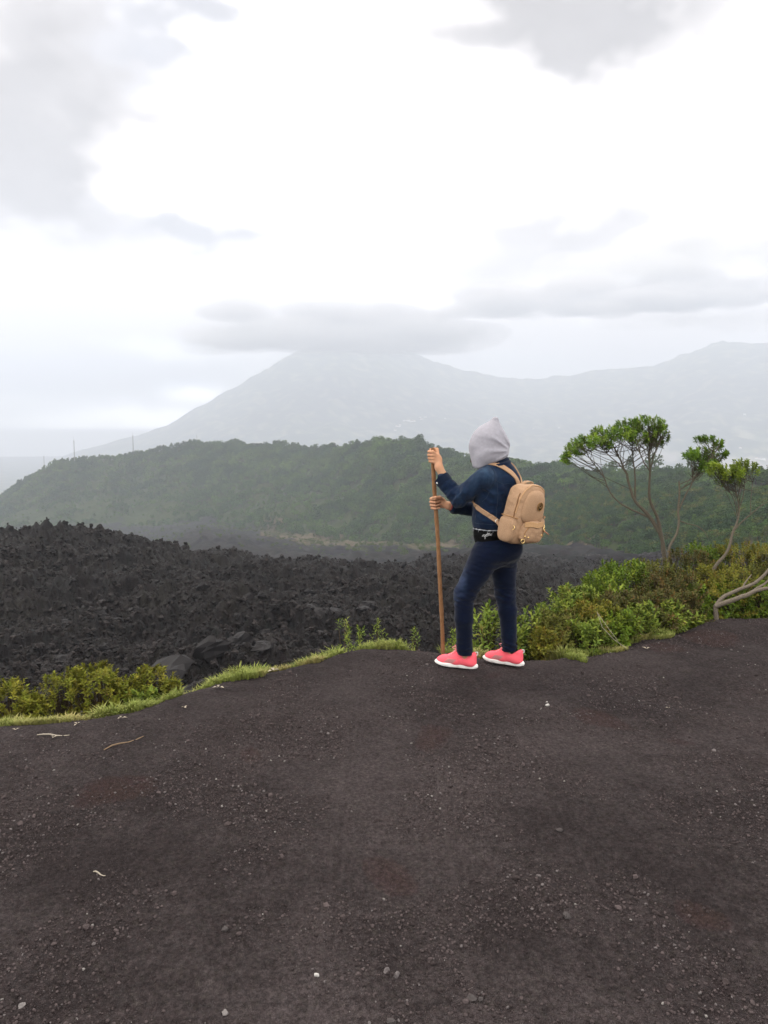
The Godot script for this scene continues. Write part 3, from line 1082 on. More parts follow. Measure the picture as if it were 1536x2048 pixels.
const CLUMPS_C := [[3.122, 1.142, -7.300, 0.11, 0.06], [3.175, 1.134, -7.200, 0.11, 0.07], [3.387, 1.165, -7.400, 0.12, 0.06], [3.297, 1.225, -7.300, 0.07, 0.03], [3.024, 1.175, -7.200, 0.07, 0.05], [3.195, 1.060, -7.300, 0.10, 0.03]]
const LIMBS_D := [
	[0.018, 0.012, [Vector3(2.738, 0.087, -6.400), Vector3(2.803, 0.158, -6.417), Vector3(2.882, 0.192, -6.433), Vector3(2.987, 0.233, -6.450), Vector3(3.079, 0.267, -6.467), Vector3(3.147, 0.308, -6.483), Vector3(3.236, 0.405, -6.500)]],
	[0.008, 0.004, [Vector3(2.980, 0.233, -6.450), Vector3(3.020, 0.284, -6.475), Vector3(3.073, 0.336, -6.500)]],
	[0.02, 0.014, [Vector3(2.738, 0.087, -6.400), Vector3(2.900, 0.164, -6.360), Vector3(2.989, 0.193, -6.370), Vector3(3.053, 0.222, -6.380), Vector3(3.118, 0.233, -6.390), Vector3(3.208, 0.243, -6.400)]],
	[0.012, 0.008, [Vector3(3.003, 0.187, -6.400), Vector3(3.090, 0.230, -6.433), Vector3(3.166, 0.261, -6.467), Vector3(3.265, 0.330, -6.500)]]
]
const SHRUBS := [
	[1.502, 0.286, -6.100, 0.213, 1],
	[1.855, 0.313, -6.600, 0.230, 2],
	[2.167, 0.338, -7.000, 0.266, 2],
	[2.551, 0.341, -7.200, 0.274, 3],
	[2.879, 0.404, -7.400, 0.258, 4],
	[3.215, 0.417, -7.700, 0.293, 2],
	[3.465, 0.447, -7.600, 0.313, 5],
	[3.683, 0.452, -7.400, 0.328, 5],
	[2.465, 0.294, -6.700, 0.276, 4],
	[3.022, 0.306, -7.000, 0.311, 5],
	[3.523, 0.294, -7.200, 0.274, 3],
	[1.309, 0.151, -5.750, 0.201, 3],
	[1.608, 0.211, -5.900, 0.206, 5],
	[1.877, 0.226, -6.100, 0.213, 4],
	[2.144, 0.214, -6.250, 0.218, 4],
	[2.502, 0.161, -6.500, 0.185, 4],
	[1.463, 0.108, -5.620, 0.160, 1],
	[1.733, 0.139, -5.800, 0.147, 2],
	[1.959, 0.154, -5.980, 0.133, 1],
	[2.250, 0.144, -6.200, 0.138, 1],
	[2.685, 0.163, -6.700, 0.127, 2],
	[3.031, 0.144, -6.900, 0.175, 2],
	[3.345, 0.147, -7.000, 0.200, 2],
	[1.183, 0.070, -5.580, 0.124, 5],
	[3.845, 0.341, -7.200, 0.342, 3],
]
const LEFT_SHRUBS := [
	[-2.205, 0.119, -4.450, 0.127, 0],
	[-2.030, 0.029, -4.400, 0.084, 0],
	[-1.934, 0.118, -4.620, 0.117, 0],
	[-1.760, 0.140, -4.680, 0.163, 0],
	[-1.617, 0.061, -4.700, 0.089, 0],
	[-1.446, 0.085, -4.800, 0.107, 0],
	[-1.512, -0.011, -4.700, 0.104, 0],
	[-1.362, -0.018, -4.880, 0.077, 0],
]
const HERBS := [
	[0.739, 0.196, -5.720, 0.109, 0],
	[0.827, 0.219, -5.900, 0.103, 0],
	[0.918, 0.170, -5.750, 0.091, 0],
	[1.092, 0.200, -5.750, 0.128, 0],
	[1.198, 0.215, -5.850, 0.111, 0],
	[0.987, 0.113, -5.600, 0.089, 0],
	[1.471, 0.266, -6.400, 0.081, 0],
	[-0.308, 0.130, -5.950, 0.064, 1],
	[-0.050, 0.130, -5.950, 0.053, 1],
	[-0.176, 0.048, -5.900, 0.045, 1],
	[0.240, 0.062, -5.800, 0.037, 1],
	[-0.260, 0.064, -5.900, 0.041, 1],
	[0.499, 0.063, -5.750, 0.047, 1],
	[0.520, 0.025, -5.650, 0.054, 1],
	[1.874, 0.286, -6.300, 0.080, 0],
	[2.535, -0.016, -6.350, 0.081, 0],
]
# ---------------------------------------------------------------- far woods
func far_tree(seed_: int, conical: bool) -> ArrayMesh:
	var r := RandomNumberGenerator.new()
	r.seed = seed_
	var mb := MB.new()
	mb.tube([Vector3.ZERO, Vector3(0.01, 0.3, 0), Vector3(0.0, 0.7, 0.01)], [0.028, 0.02, 0.006], 4, Color(0.06, 0.05, 0.04), false)
	far_crown(mb, r, conical)
	return mb.mesh(M.far_leaf)

func far_crown(mb: MB, r: RandomNumberGenerator, conical: bool) -> void:
	var lumps := []
	if conical:
		for k in 6:
			var t := k / 5.0
			lumps.append([Vector3(r.randf_range(-0.04, 0.04), 0.3 + 0.62 * t, r.randf_range(-0.04, 0.04)), lerpf(0.24, 0.05, t)])
	else:
		for k in 7:
			var a := r.randf() * TAU
			lumps.append([Vector3(cos(a) * r.randf_range(0.05, 0.24), r.randf_range(0.42, 0.80), sin(a) * r.randf_range(0.05, 0.24)), r.randf_range(0.14, 0.22)])
	for l in lumps:
		var tone := r.randf_range(0.75, 1.25)
		for k in 44:
			var d := Vector3(r.randf_range(-1, 1), r.randf_range(-0.7, 1), r.randf_range(-1, 1)).normalized()
			var p: Vector3 = l[0] + d * l[1] * r.randf_range(0.55, 1.08)
			var g := tone * r.randf_range(0.8, 1.2)
			mb.leaf2(p, d + Vector3(r.randf_range(-1, 1), r.randf_range(-0.8, 0.6), r.randf_range(-1, 1)), d, r.randf_range(0.06, 0.11), r.randf_range(0.05, 0.09), Color(0.040 * g, 0.072 * g, 0.021 * g))

func build_forest() -> void:
	var kinds: Array = []
	for k in 6:
		kinds.append(far_tree(500 + k, k >= 4))
	var xf: Array = [[], [], [], [], [], []]
	var cl: Array = [[], [], [], [], [], []]
	for k in 26000:
		var th := rng.randf_range(-28.0, 31.0)
		stations(th)
		var sel := pow(rng.randf(), 0.8)
		var r := lerpf(st_r[6] * 0.985, st_r[8] * 1.04, sel)
		var s := along(r).y
		var p := polar(th, r, 0)
		var n := nz1.get_noise_2d(p.x * 1.0 + 90.0, p.z * 1.0) + nz2.get_noise_2d(p.x * 2.5, p.z * 2.5) * 0.4
		var keep := 0.62 + n * 1.1
		if s > 7.4: keep += 0.35
		if s < 6.25: keep -= 0.12
		if th < -8.0 and s < 7.0: keep -= 0.22
		if th > 9.0 and s < 7.05: keep -= 0.05
		if rng.randf() > keep:
			continue
		var hgt := rng.randf_range(3.6, 7.0)
		if th > 8.0:
			hgt *= lerpf(1.0, 0.72, clampf((th - 8.0) / 10.0, 0.0, 1.0))
		if s < 7.0:
			hgt *= rng.randf_range(0.45, 0.95)
		if th > 11.0 and s < 7.2:
			hgt = rng.randf_range(0.9, 2.6)
		if th < -14.0:
			hgt *= 0.75
		p.y = along(r).x + land_rough(p.x, p.z, s) - hgt * 0.12
		var q := rng.randi() % 5
		if rng.randf() < 0.06:
			q = 5
		var wd := hgt * rng.randf_range(0.95, 1.45)
		xf[q].append(Transform3D(Basis(Vector3.UP, rng.randf() * TAU) * Basis.from_scale(Vector3(wd, hgt, wd)), p))
		var lush := clampf(0.5 + n * 1.4 + rng.randf_range(-0.3, 0.3), 0.0, 1.0)
		var c := Color(1.5, 1.4, 0.8).lerp(Color(0.55, 0.68, 0.8), lush)
		c = c * (1.0 + nz2.get_noise_2d(p.x * 3.0 + 500.0, p.z * 3.0) * 0.6)
		if s < 7.0:
			c = c.lerp(Color(1.5, 1.5, 0.9), 0.45 * rng.randf())
		if th > 10.0 and s < 7.1 and rng.randf() < 0.22:
			c = Color(1.9, 1.25, 0.9)
		cl[q].append(c)
	for k in 9000:
		var th := rng.randf_range(7.0, 31.0)
		stations(th)
		var r := lerpf(st_r[6] * 0.99, st_r[7] * 1.1, pow(rng.randf(), 0.8))
		var p := polar(th, r, 0)
		var n := nz1.get_noise_2d(p.x * 3.0 + 90.0, p.z * 3.0) + nz2.get_noise_2d(p.x * 7.0, p.z * 7.0) * 0.5
		if rng.randf() > 0.75 + n * 1.5:
			continue
		p.y = along(r).x + land_rough(p.x, p.z, along(r).y) - 0.1
		var hgt := rng.randf_range(0.7, 2.4) * (1.0 + n * 0.6)
		xf[k % 4].append(Transform3D(Basis(Vector3.UP, rng.randf() * TAU) * Basis.from_scale(Vector3(hgt * 1.4, hgt, hgt * 1.4)), p))
		var cc := Color(1.5, 1.35, 0.8).lerp(Color(0.6, 0.7, 0.8), clampf(0.5 + n * 1.5 + rng.randf_range(-0.35, 0.35), 0.0, 1.0))
		if rng.randf() < 0.1:
			cc = Color(2.1, 1.2, 0.9)
		cl[k % 4].append(cc)
	for k in 2600:
		var th := rng.randf_range(-20.0, 8.0)
		stations(th)
		var r := lerpf(st_r[5], st_r[6] * 1.02, pow(rng.randf(), 0.55))
		var p := polar(th, r, 0)
		if rng.randf() > 0.45 + nz2.get_noise_2d(p.x * 2.0, p.z * 2.0) * 1.8:
			continue
		p.y = along(r).x + land_rough(p.x, p.z, along(r).y) - 0.1
		var hgt := rng.randf_range(0.4, 1.6)
		xf[k % 4].append(Transform3D(Basis(Vector3.UP, rng.randf() * TAU) * Basis.from_scale(Vector3(hgt * 1.6, hgt, hgt * 1.6)), p))
		cl[k % 4].append(Color(1.3, 1.0, 0.8))
	var holder := base("forest", Vector3.ZERO)
	tag(holder, "dense green wood covering the slope of the crater rim", "forest", "", "stuff")
	for q in 6:
		var o := scatter("wood", kinds[q], xf[q], cl[q], holder)
		o.set_meta("kind", "stuff")
	# trees one can tell apart along the skyline
	var trunk := MB.new()
	trunk.tube([Vector3.ZERO, Vector3(0.01, 0.3, 0), Vector3(0.0, 0.7, 0.01)], [0.028, 0.02, 0.006], 5, Color(0.06, 0.05, 0.04), false)
	var trunk_m := trunk.mesh(M.far_leaf)
	var crowns: Array = []
	for k in 5:
		var rr := RandomNumberGenerator.new()
		rr.seed = 900 + k
		var mb := MB.new()
		far_crown(mb, rr, k == 4)
		crowns.append(mb.mesh(M.far_leaf))
	var th := -22.4
	while th < 27.0:
		th += rng.randf_range(0.35, 1.15)
		stations(th)
		var r := st_r[8] * rng.randf_range(0.985, 1.01)
		var p := polar(th, r, 0)
		p.y = along(r).x + land_rough(p.x, p.z, 8.0) - 0.6
		var hgt := rng.randf_range(5.0, 8.0)
		if th < -8.0:
			hgt = rng.randf_range(3.5, 6.0)
		var big := th > 16.0 and th < 22.0
		if big:
			hgt = rng.randf_range(6.5, 10.5)
		var o := base("ridge_tree", p)
		put("trunk", trunk_m, o)
		put("crown", crowns[rng.randi() % 5], o)
		var wd := hgt * rng.randf_range(0.85, 1.25)
		o.basis = Basis(Vector3.UP, rng.randf() * TAU) * Basis.from_scale(Vector3(wd, hgt, wd))
		if th < -8.0:
			tag(o, "tiny dark tree on the hazy skyline below the radio masts", "tree", "trees on the far left skyline")
		elif th < 6.0:
			tag(o, "dark tree on the rounded hilltop skyline left of the hiker", "tree", "trees on the rounded hilltop")
		elif big:
			tag(o, "large dark round tree on the ridge behind the flat-topped tree", "tree", "large trees on the right ridge")
		else:
			tag(o, "dark tree on the ridge skyline right of the hiker", "tree", "trees on the right ridge skyline")

func build_masts_and_houses() -> void:
	var legm := MB.new()
	var brace := MB.new()
	var tip := MB.new()
	var grey := Color(0.22, 0.22, 0.23)
	var feet: Array = []
	for k in 3:
		var a := TAU * k / 3.0
		feet.append(Vector3(cos(a), 0, sin(a)) * 0.42)
	legm.tube([feet[0], feet[0] * 0.5 + Vector3(0, 20, 0)], [0.13, 0.09], 5, grey)
	for s in 20:
		for k in 3:
			var y0 := s * 1.0
			var f0: Vector3 = feet[k] * (1.0 - 0.5 * y0 / 20.0) + Vector3(0, y0, 0)
			var f1: Vector3 = feet[(k + 1) % 3] * (1.0 - 0.5 * (y0 + 1.0) / 20.0) + Vector3(0, y0 + 1.0, 0)
			brace.tube([f0, f1], [0.035], 3, grey, false)
	tip.tube([Vector3(0, 19.6, 0), Vector3(0, 23.5, 0)], [0.06, 0.03], 5, grey)
	var mm := mat(Color.WHITE, 0.5, true)
	var leg_mesh := legm.mesh(mm)
	var brace_mesh := brace.mesh(mm)
	var tip_mesh := tip.mesh(mm)
	var wh := [[-23.3, 0.62, "shortest radio mast, low on the left end of the crater rim"], [-21.4, 1.0, "tall thin radio mast above the left end of the crater rim"], [-17.6, 0.95, "thin radio mast standing alone midway along the hazy rim"], [-13.3, 0.5, "small radio mast on the highest hump of the hazy rim"]]
	for e in wh:
		stations(e[0])
		var r := st_r[8]
		var p := polar(e[0], r, 0)
		p.y = along(r).x + land_rough(p.x, p.z, 8.0) - 0.5
		var o := base("radio_mast", p)
		for k in 3:
			var l := put("leg", leg_mesh, o)
			l.rotation.y = TAU * k / 3.0
		put("bracing", brace_mesh, o)
		put("antenna", tip_mesh, o)
		o.scale = Vector3.ONE * e[1]
		tag(o, e[2], "mast", "radio masts on the crater rim")
	# far houses on the mountain foot
	var hb := MB.new()
	hb.box(Vector3(0, 0.5, 0), Vector3(1.6, 1.0, 1.2), Basis.IDENTITY, Color.WHITE)
	var rb := MB.new()
	rb.quad(Vector3(-0.9, 0.98, 0.7), Vector3(0.9, 0.98, 0.7), Vector3(0.9, 1.45, 0), Vector3(-0.9, 1.45, 0), Color.WHITE)
	rb.quad(Vector3(0.9, 0.98, -0.7), Vector3(-0.9, 0.98, -0.7), Vector3(-0.9, 1.45, 0), Vector3(0.9, 1.45, 0), Color.WHITE)
	rb.tri(Vector3(0.9, 0.98, 0.7), Vector3(0.9, 0.98, -0.7), Vector3(0.9, 1.45, 0), Color.WHITE)
	rb.tri(Vector3(-0.9, 0.98, -0.7), Vector3(-0.9, 0.98, 0.7), Vector3(-0.9, 1.45, 0), Color.WHITE)
	var wall_m := hb.mesh(mat(lin(0.82, 0.80, 0.76), 0.8))
	var roofs: Array = [rb.mesh(mat(lin(0.7, 0.7, 0.7), 0.6)), rb.mesh(mat(lin(0.5, 0.3, 0.22), 0.8))]
	for k in 46:
		var th := 0.0
		var el := 0.0
		var right := k >= 28
		if right:
			th = rng.randf_range(22.5, 26.5)
			el = rng.randf_range(-2.9, -2.1)
		else:
			th = 1.6 + rng.randf_range(-1.5, 1.5) * rng.randf_range(0.4, 1.2)
			el = 0.25 + (th - 1.6) * 0.35 + rng.randf_range(-0.15, 0.15)
			if k > 18:
				th = rng.randf_range(4.0, 25.0)
				el = rng.randf_range(-1.5, 0.8)
		var p := Vector3.ZERO
		var r := 2650.0
		while r < 5500.0:
			p = mountain_at(th, r)
			if rad_to_deg((p.y - 1.5) / r) > el:
				break
			r += 30.0
		var o := base("distant_house", p)
		put("wall", wall_m, o)
		put("roof", roofs[rng.randi() % 2], o)
		var s := rng.randf_range(5.0, 8.5)
		o.basis = Basis(Vector3.UP, rng.randf() * TAU) * Basis.from_scale(Vector3(s, s * 0.7, s))
		if right:
			tag(o, "tiny pale house on the bare valley floor at the right edge", "house", "houses of the valley at the right edge")
		else:
			tag(o, "tiny white house scattered on the hazy mountain foot", "house", "houses on the mountain foot")

# ---------------------------------------------------------------- plants along the rim
const PALETTES := [
	[Color(0.128, 0.142, 0.020), Color(0.106, 0.098, 0.014), Color(0.188, 0.168, 0.025), Color(0.075, 0.054, 0.016)],
	[Color(0.138, 0.180, 0.030), Color(0.094, 0.138, 0.026), Color(0.188, 0.216, 0.035), Color(0.125, 0.096, 0.030)],
	[Color(0.100, 0.150, 0.018), Color(0.069, 0.108, 0.016), Color(0.150, 0.180, 0.022), Color(0.062, 0.084, 0.016)],
	[Color(0.094, 0.102, 0.022), Color(0.075, 0.074, 0.020), Color(0.125, 0.120, 0.028), Color(0.100, 0.066, 0.025)],
	[Color(0.073, 0.074, 0.022), Color(0.088, 0.067, 0.028), Color(0.056, 0.062, 0.018), Color(0.138, 0.072, 0.025)],
	[Color(0.138, 0.138, 0.022), Color(0.106, 0.108, 0.020), Color(0.175, 0.144, 0.026), Color(0.163, 0.090, 0.022)]]

func pick(kind: int) -> Color:
	var q := rng.randf()
	var pal: Array = PALETTES[kind]
	var c: Color = pal[0] if q < 0.4 else pal[1] if q < 0.7 else pal[2] if q < 0.92 else pal[3]
	var g := rng.randf_range(0.8, 1.2)
	return Color(c.r * g, c.g * g, c.b * g)

# a shrub: stems from the foot to the shell of a lumpy dome, leaf rosettes along each twig
func shrub(called: String, foot: Vector3, top: float, rad: float, kind: int, leaf_len: float, leaf_w: float, twigs: int, per: int) -> Node3D:
	var o := base(called, foot)
	var stems := MB.new()
	var fol := MB.new()
	var hgt := top - foot.y
	var ph := rng.randf() * 100.0
	var bark := Color(0.10, 0.075, 0.05)
	for k in twigs:
		var a := rng.randf() * TAU
		var up := rng.randf()
		up = 1.0 - up * up * 0.85
		var wd := sqrt(maxf(1.0 - pow(absf(up - 0.45) / 0.62, 2.0), 0.05))
		var lump := 1.0 + nz2.get_noise_3d(cos(a) * 40.0 + ph, up * 60.0, sin(a) * 40.0) * 0.75
		var inn := 1.0 - 0.55 * pow(rng.randf(), 2.2)
		var end := Vector3(cos(a) * rad * wd * lump * inn, hgt * up * (0.92 + 0.16 * (lump - 1.0)), sin(a) * rad * wd * lump * inn)
		var start := Vector3(cos(a) * rad * 0.12, hgt * 0.03, sin(a) * rad * 0.12)
		var mid := start.lerp(end, 0.55) + Vector3(0, hgt * 0.08, 0) + Vector3(rng.randf_range(-1, 1), 0, rng.randf_range(-1, 1)) * rad * 0.08
		if k % 3 == 0:
			stems.tube([start, mid, end], [0.006, 0.0035, 0.0012], 4, bark, false)
		var dir := (end - mid).normalized()
		dir = ((end - Vector3(0, hgt * 0.35, 0)).normalized() * 0.8 + dir * 0.3 + Vector3(0, 0.12, 0)).normalized()
		var tl := leaf_len * (1.5 if kind == 0 else 2.0)
		var tone := pick(kind)
		for j in per:
			var t := float(j) / per
			var p := end + dir * tl * (t - 0.75)
			var b := TAU * 0.382 * j + a
			var sx := dir.cross(Vector3(0.1, 0.3, 0.95)).normalized()
			var sy := dir.cross(sx)
			var out := sx * cos(b) + sy * sin(b)
			var ld := (out * lerpf(1.0, 0.45, t) + dir * lerpf(0.35, 1.1, t) + Vector3(rng.randf_range(-0.2, 0.2), rng.randf_range(-0.25, 0.15), rng.randf_range(-0.2, 0.2))).normalized()
			var sz := rng.randf_range(0.7, 1.15)
			var c := tone.lerp(pick(kind), 0.45)
			fol.leaf(p, ld, dir, leaf_len * sz, leaf_w * sz, c, rng.randf_range(0.1, 0.35))
	put("stems", stems.mesh(M.bark), o)
	put("foliage", fol.mesh(M.leaf), o)
	return o

func build_rim_plants() -> void:
	var names_left := ["low yellow-green shrub at the left edge of the photo", "small olive sprig beside the shrub at the left edge", "left part of the bushy yellow-green shrub above the grass", "tallest yellow-green shrub on the left rim, in front of a brown slab", "right shoulder of the left shrub group", "upright yellow-green shrub nearest the grassy bend", "bright low shrub at the foot of the grassy bend", "small shrub tuft at the right end of the left shrubs"]
	for k in LEFT_SHRUBS.size():
		var e: Array = LEFT_SHRUBS[k]
		var y := sand_y(e[0], e[2])
		var o := shrub("rim_shrub", Vector3(e[0], y, e[2]), e[1] - 0.02, e[3] * 1.3, 0 if k != 6 else 1, 0.030, 0.0135, 200 if e[3] > 0.12 else 130, 12)
		tag(o, names_left[k], "shrub", "yellow-green shrubs on the left rim")
	var words := ["yellow-green", "bright green", "dark olive", "brown-tinged", "golden green"]
	var spots := ["at the left end of the thicket, nearest the hiker", "behind the left end of the thicket", "below the flat-topped tree on its left", "round the foot of the flat-topped tree", "right of the flat-topped tree's foot", "at the back of the thicket between two trunks", "at the back of the thicket left of the leaning trunk", "at the back right corner of the thicket", "in the middle of the thicket under the flat-topped tree", "around the leaning trunk", "behind the bare grey branches", "low at the sand edge right of the hiker's rear foot", "on the sand edge by a pale bent twig", "in the front of the thicket, left of centre", "at the front centre of the thicket", "in front of the leaning trunk's foot", "creeping on the sand left of the pale twig", "on the sand edge left of centre", "lowest at the centre of the sand edge", "on the sand edge right of centre", "by the foot of the bare grey branches", "under the bare grey branches", "below the bare branches at the right edge", "closest to the hiker at the sand edge", "cut off by the right edge of the photo"]
	for k in SHRUBS.size():
		var e: Array = SHRUBS[k]
		var y := sand_y(e[0], e[2])
		var kind: int = e[4]
		var ll := 0.042 if kind == 1 or kind == 2 else 0.034
		var o := shrub("thicket_shrub", Vector3(e[0], y, e[2]), maxf(e[1] + 0.05, y + 0.18), e[3] * 1.15, kind, ll, ll * 0.42, 300 if e[3] > 0.2 else 190, 12)
		tag(o, words[kind - 1] + " shrub " + spots[k], "shrub", "shrubs of the thicket on the right rim")
	var hn := ["broad-leaved green herb between the hiker's legs, left one", "tallest broad-leaved herb seen between the hiker's legs", "broad-leaved herb behind the hiker's rear calf", "broad-leaved herb just right of the hiker's rear knee", "broad-leaved herb second right of the hiker's rear leg", "low herb right behind the rear shoe", "leafy herb tip above the left end of the thicket", "taller of the two pale seedlings left of the stick", "pale seedling on the rim between the tall one and the stick", "small seedling between the two pale seedlings", "faint lone seedling just left of the walking stick", "short side shoot beside the taller pale seedling", "small green sprig right of the walking stick", "low sprig behind the hiker's front shin", "leafy herb tip standing above the thicket's left shoulder", "light green herb at the front of the thicket below the leaning trunk"]
	for k in HERBS.size():
		var e: Array = HERBS[k]
		var y := sand_y(e[0], e[2])
		var big: bool = e[4] == 0
		var o := shrub("herb", Vector3(e[0], y, e[2]), maxf(e[1], y + 0.1), e[3], 1, 0.062 if big else 0.036, 0.022 if big else 0.010, 34 if big else 12, 9)
		tag(o, hn[k], "herb", "herbs and seedlings on the rim")
	# grass
	var tufts: Array = []
	for k in 4:
		var mb := MB.new()
		for j in 11:
			var a := rng.randf() * TAU
			var len_ := rng.randf_range(0.035, 0.09)
			var lean := rng.randf_range(0.15, 0.9)
			var d := Vector3(cos(a), 0, sin(a))
			var s := Vector3(-sin(a), 0, cos(a)) * 0.0027
			var b := d * rng.randf_range(0.0, 0.012)
			var p1 := b + d * len_ * 0.3 * lean + Vector3(0, len_ * 0.6, 0)
			var p2 := b + d * len_ * 0.85 * lean + Vector3(0, len_ * (1.0 - 0.35 * lean), 0)
			var g := rng.randf_range(0.75, 1.3)
			var c := Color(0.9 * g, 1.0 * g, 0.9 * g) if rng.randf() < 0.85 else Color(1.5, 1.2, 1.4)
			mb.quad(b - s, p1 - s * 0.8, p1 + s * 0.8, b + s, c)
			mb.tri(p1 - s * 0.8, p2, p1 + s * 0.8, c)
		tufts.append(mb.mesh(M.grass))
	var xf: Array = [[], [], [], []]
	var cl: Array = [[], [], [], []]
	for k in 36000:
		var x := rng.randf_range(-3.1, 2.4)
		var off := rng.randf_range(-0.28, 0.45)
		var z := rim_z(x) - off
		var wide := 1.0
		if x < -0.9: wide = 1.25
		if x > 0.3: wide = 0.55
		if x > 1.0: wide = 0.4
		var n := nz2.get_noise_2d(x * 90.0, z * 90.0)
		var edge := nz1.get_noise_2d(x * 60.0 + 33.0, 4.0) * 0.10
		if off < -0.05 * wide + edge * 1.3 - n * 0.30:
			continue
		var lim := (0.26 if x > -0.9 else 0.34) * wide + n * 0.12
		if off > lim:
			continue
		var gap := nz1.get_noise_2d(x * 130.0 + 7.0, z * 130.0)
		if rng.randf() > 0.62 + n * 1.4 + gap * 1.6:
			continue
		var q := rng.randi() % 4
		var s := rng.randf_range(0.4, 1.1) * (1.0 if off > 0.0 else 0.6) * (1.0 + gap * 0.9)
		xf[q].append(Transform3D(Basis(Vector3.UP, rng.randf() * TAU) * Basis.from_scale(Vector3(s * 1.15, s, s * 1.15)), Vector3(x, sand_y(x, z) - 0.003, z)))
		var dry := nz1.get_noise_2d(x * 110.0, z * 110.0 + 50.0)
		var c := Color(0.185, 0.20, 0.052).lerp(Color(0.27, 0.22, 0.09), clampf(dry * 2.2 + 0.15 + rng.randf_range(-0.2, 0.2), 0.0, 0.95))
		cl[q].append(c)
	var holder := base("grass", Vector3.ZERO)
	tag(holder, "yellowish short grass along the rim of the black sand", "grass", "", "stuff")
	for q in 4:
		var o := scatter("tufts", tufts[q], xf[q], cl[q], holder)
		o.set_meta("kind", "stuff")

# ---------------------------------------------------------------- the wind-shaped trees on the right
func limb_tree(called: String, label: String, limbs: Array, clumps: Array, twigs: int, leaf_len: float, bark: Color, greens: Array) -> void:
	var foot: Vector3 = limbs[0][2][0]
	var gy := sand_y(foot.x, foot.z)
	var root := base(called, Vector3(foot.x, gy, foot.z))
	var off := root.position
	var first := true
	var all: Array = []
	for l in limbs:
		var pts: Array = []
		var rad: Array = []
		var src: Array = l[2]
		if first:
			pts.append(Vector3(foot.x + 0.02, gy - 0.05, foot.z) - off)
			rad.append(l[0] * 1.25)
		for k in src.size() - 1:
			for j in 3:
				var t := j / 3.0
				var p0: Vector3 = src[maxi(k - 1, 0)]
				var p3: Vector3 = src[mini(k + 2, src.size() - 1)]
				var p: Vector3 = (src[k] as Vector3).cubic_interpolate(src[k + 1], p0, p3, t)
				p += Vector3(rng.randf_range(-1, 1), rng.randf_range(-1, 1), rng.randf_range(-1, 1)) * l[0] * 0.12
				pts.append(p - off)
				rad.append(lerpf(l[0], l[1], (k + t) / (src.size() - 1)) * rng.randf_range(0.92, 1.1))
				if k + t > (src.size() - 1) * 0.45:
					all.append([p - off, lerpf(l[0], l[1], (k + t) / (src.size() - 1))])
		pts.append(src[src.size() - 1] - off)
		rad.append(l[1] * 0.8)
		var mb := MB.new()
		mb.tube(pts, rad, 8, bark)
		put("trunk" if first else "limb", mb.mesh(M.bark), root)
		first = false
	if clumps.is_empty():
		tag(root, label, "tree")
		return
	var tw := MB.new()
	var crown := MB.new()
	for c in clumps:
		var ctr := Vector3(c[0], c[1], c[2]) - off
		var nt := int(twigs * 1.5 * (c[3] * c[4]) / 0.035) + 8
		for k in nt:
			var d := Vector3(rng.randf_range(-1.1, 1.1), rng.randf_range(-0.55, 1), rng.randf_range(-1, 1))
			if d.length() > 1.0:
				d = d.normalized()
			var end := ctr + Vector3(d.x * c[3], d.y * c[4], d.z * minf(c[3], 0.26))
			var bp: Vector3 = all[0][0]
			var bd := 1e9
			for a in 9:
				var e: Array = all[rng.randi() % all.size()]
				var q: Vector3 = e[0]
				var dd := q.distance_to(end) + maxf(0.0, q.y - end.y + 0.1) * 4.0
				if dd < bd:
					bd = dd
					bp = q
			if k % 2 == 0:
				var m1 := bp.lerp(end, 0.35) + Vector3(rng.randf_range(-0.02, 0.02), -0.02, rng.randf_range(-0.02, 0.02))
				var m2 := bp.lerp(end, 0.7) + Vector3(rng.randf_range(-0.025, 0.025), -0.015, rng.randf_range(-0.02, 0.02))
				tw.tube([bp, m1, m2, end], [0.0036, 0.0028, 0.0022, 0.0012], 4, bark * 0.75, false)
			var dir := ((end - bp).normalized() + Vector3(0, 0.6, 0)).normalized()
			var tone: Color = greens[rng.randi() % greens.size()]
			for j in 15:
				var t := j / 15.0
				var b := TAU * 0.382 * j
				var sx := dir.cross(Vector3(0.1, 0.3, 0.95)).normalized()
				var sy := dir.cross(sx)
				var outd := sx * cos(b) + sy * sin(b)
				var ld := (outd * lerpf(1.0, 0.5, t) + dir * lerpf(0.2, 1.0, t) + Vector3(0, rng.randf_range(-0.3, 0.2), 0)).normalized()
				var g := rng.randf_range(0.75, 1.25)
				crown.leaf(end + dir * leaf_len * 1.6 * (t - 0.6), ld, dir, leaf_len * rng.randf_range(0.7, 1.1), leaf_len * 0.42, Color(tone.r * g, tone.g * g, tone.b * g), rng.randf_range(0.05, 0.3))
	put("twigs", tw.mesh(M.bark), root)
	put("crown", crown.mesh(M.leaf), root)
	tag(root, label, "tree")

func build_trees() -> void:
	var bark := Color(0.155, 0.137, 0.105)
	limb_tree("windswept_tree", "flat-topped tree with spreading crown right of the hiker", LIMBS_A, CLUMPS_A, 85, 0.036, bark, [Color(0.11, 0.18, 0.022), Color(0.075, 0.135, 0.02), Color(0.145, 0.21, 0.025), Color(0.09, 0.12, 0.03)])
	limb_tree("windswept_tree", "slim tree with a broken pale top and small green crown", LIMBS_B, CLUMPS_B, 85, 0.036, bark * 1.15, [Color(0.10, 0.17, 0.02), Color(0.07, 0.125, 0.02), Color(0.13, 0.195, 0.024)])
	limb_tree("windswept_tree", "leaning thin tree with yellow-green crown near right edge", LIMBS_C, CLUMPS_C, 85, 0.034, bark, [Color(0.125, 0.17, 0.018), Color(0.095, 0.13, 0.018), Color(0.155, 0.195, 0.022)])
	limb_tree("bare_branch", "bare grey crooked branches low at the right edge", LIMBS_D, [], 0, 0.03, Color(0.20, 0.175, 0.14), [])
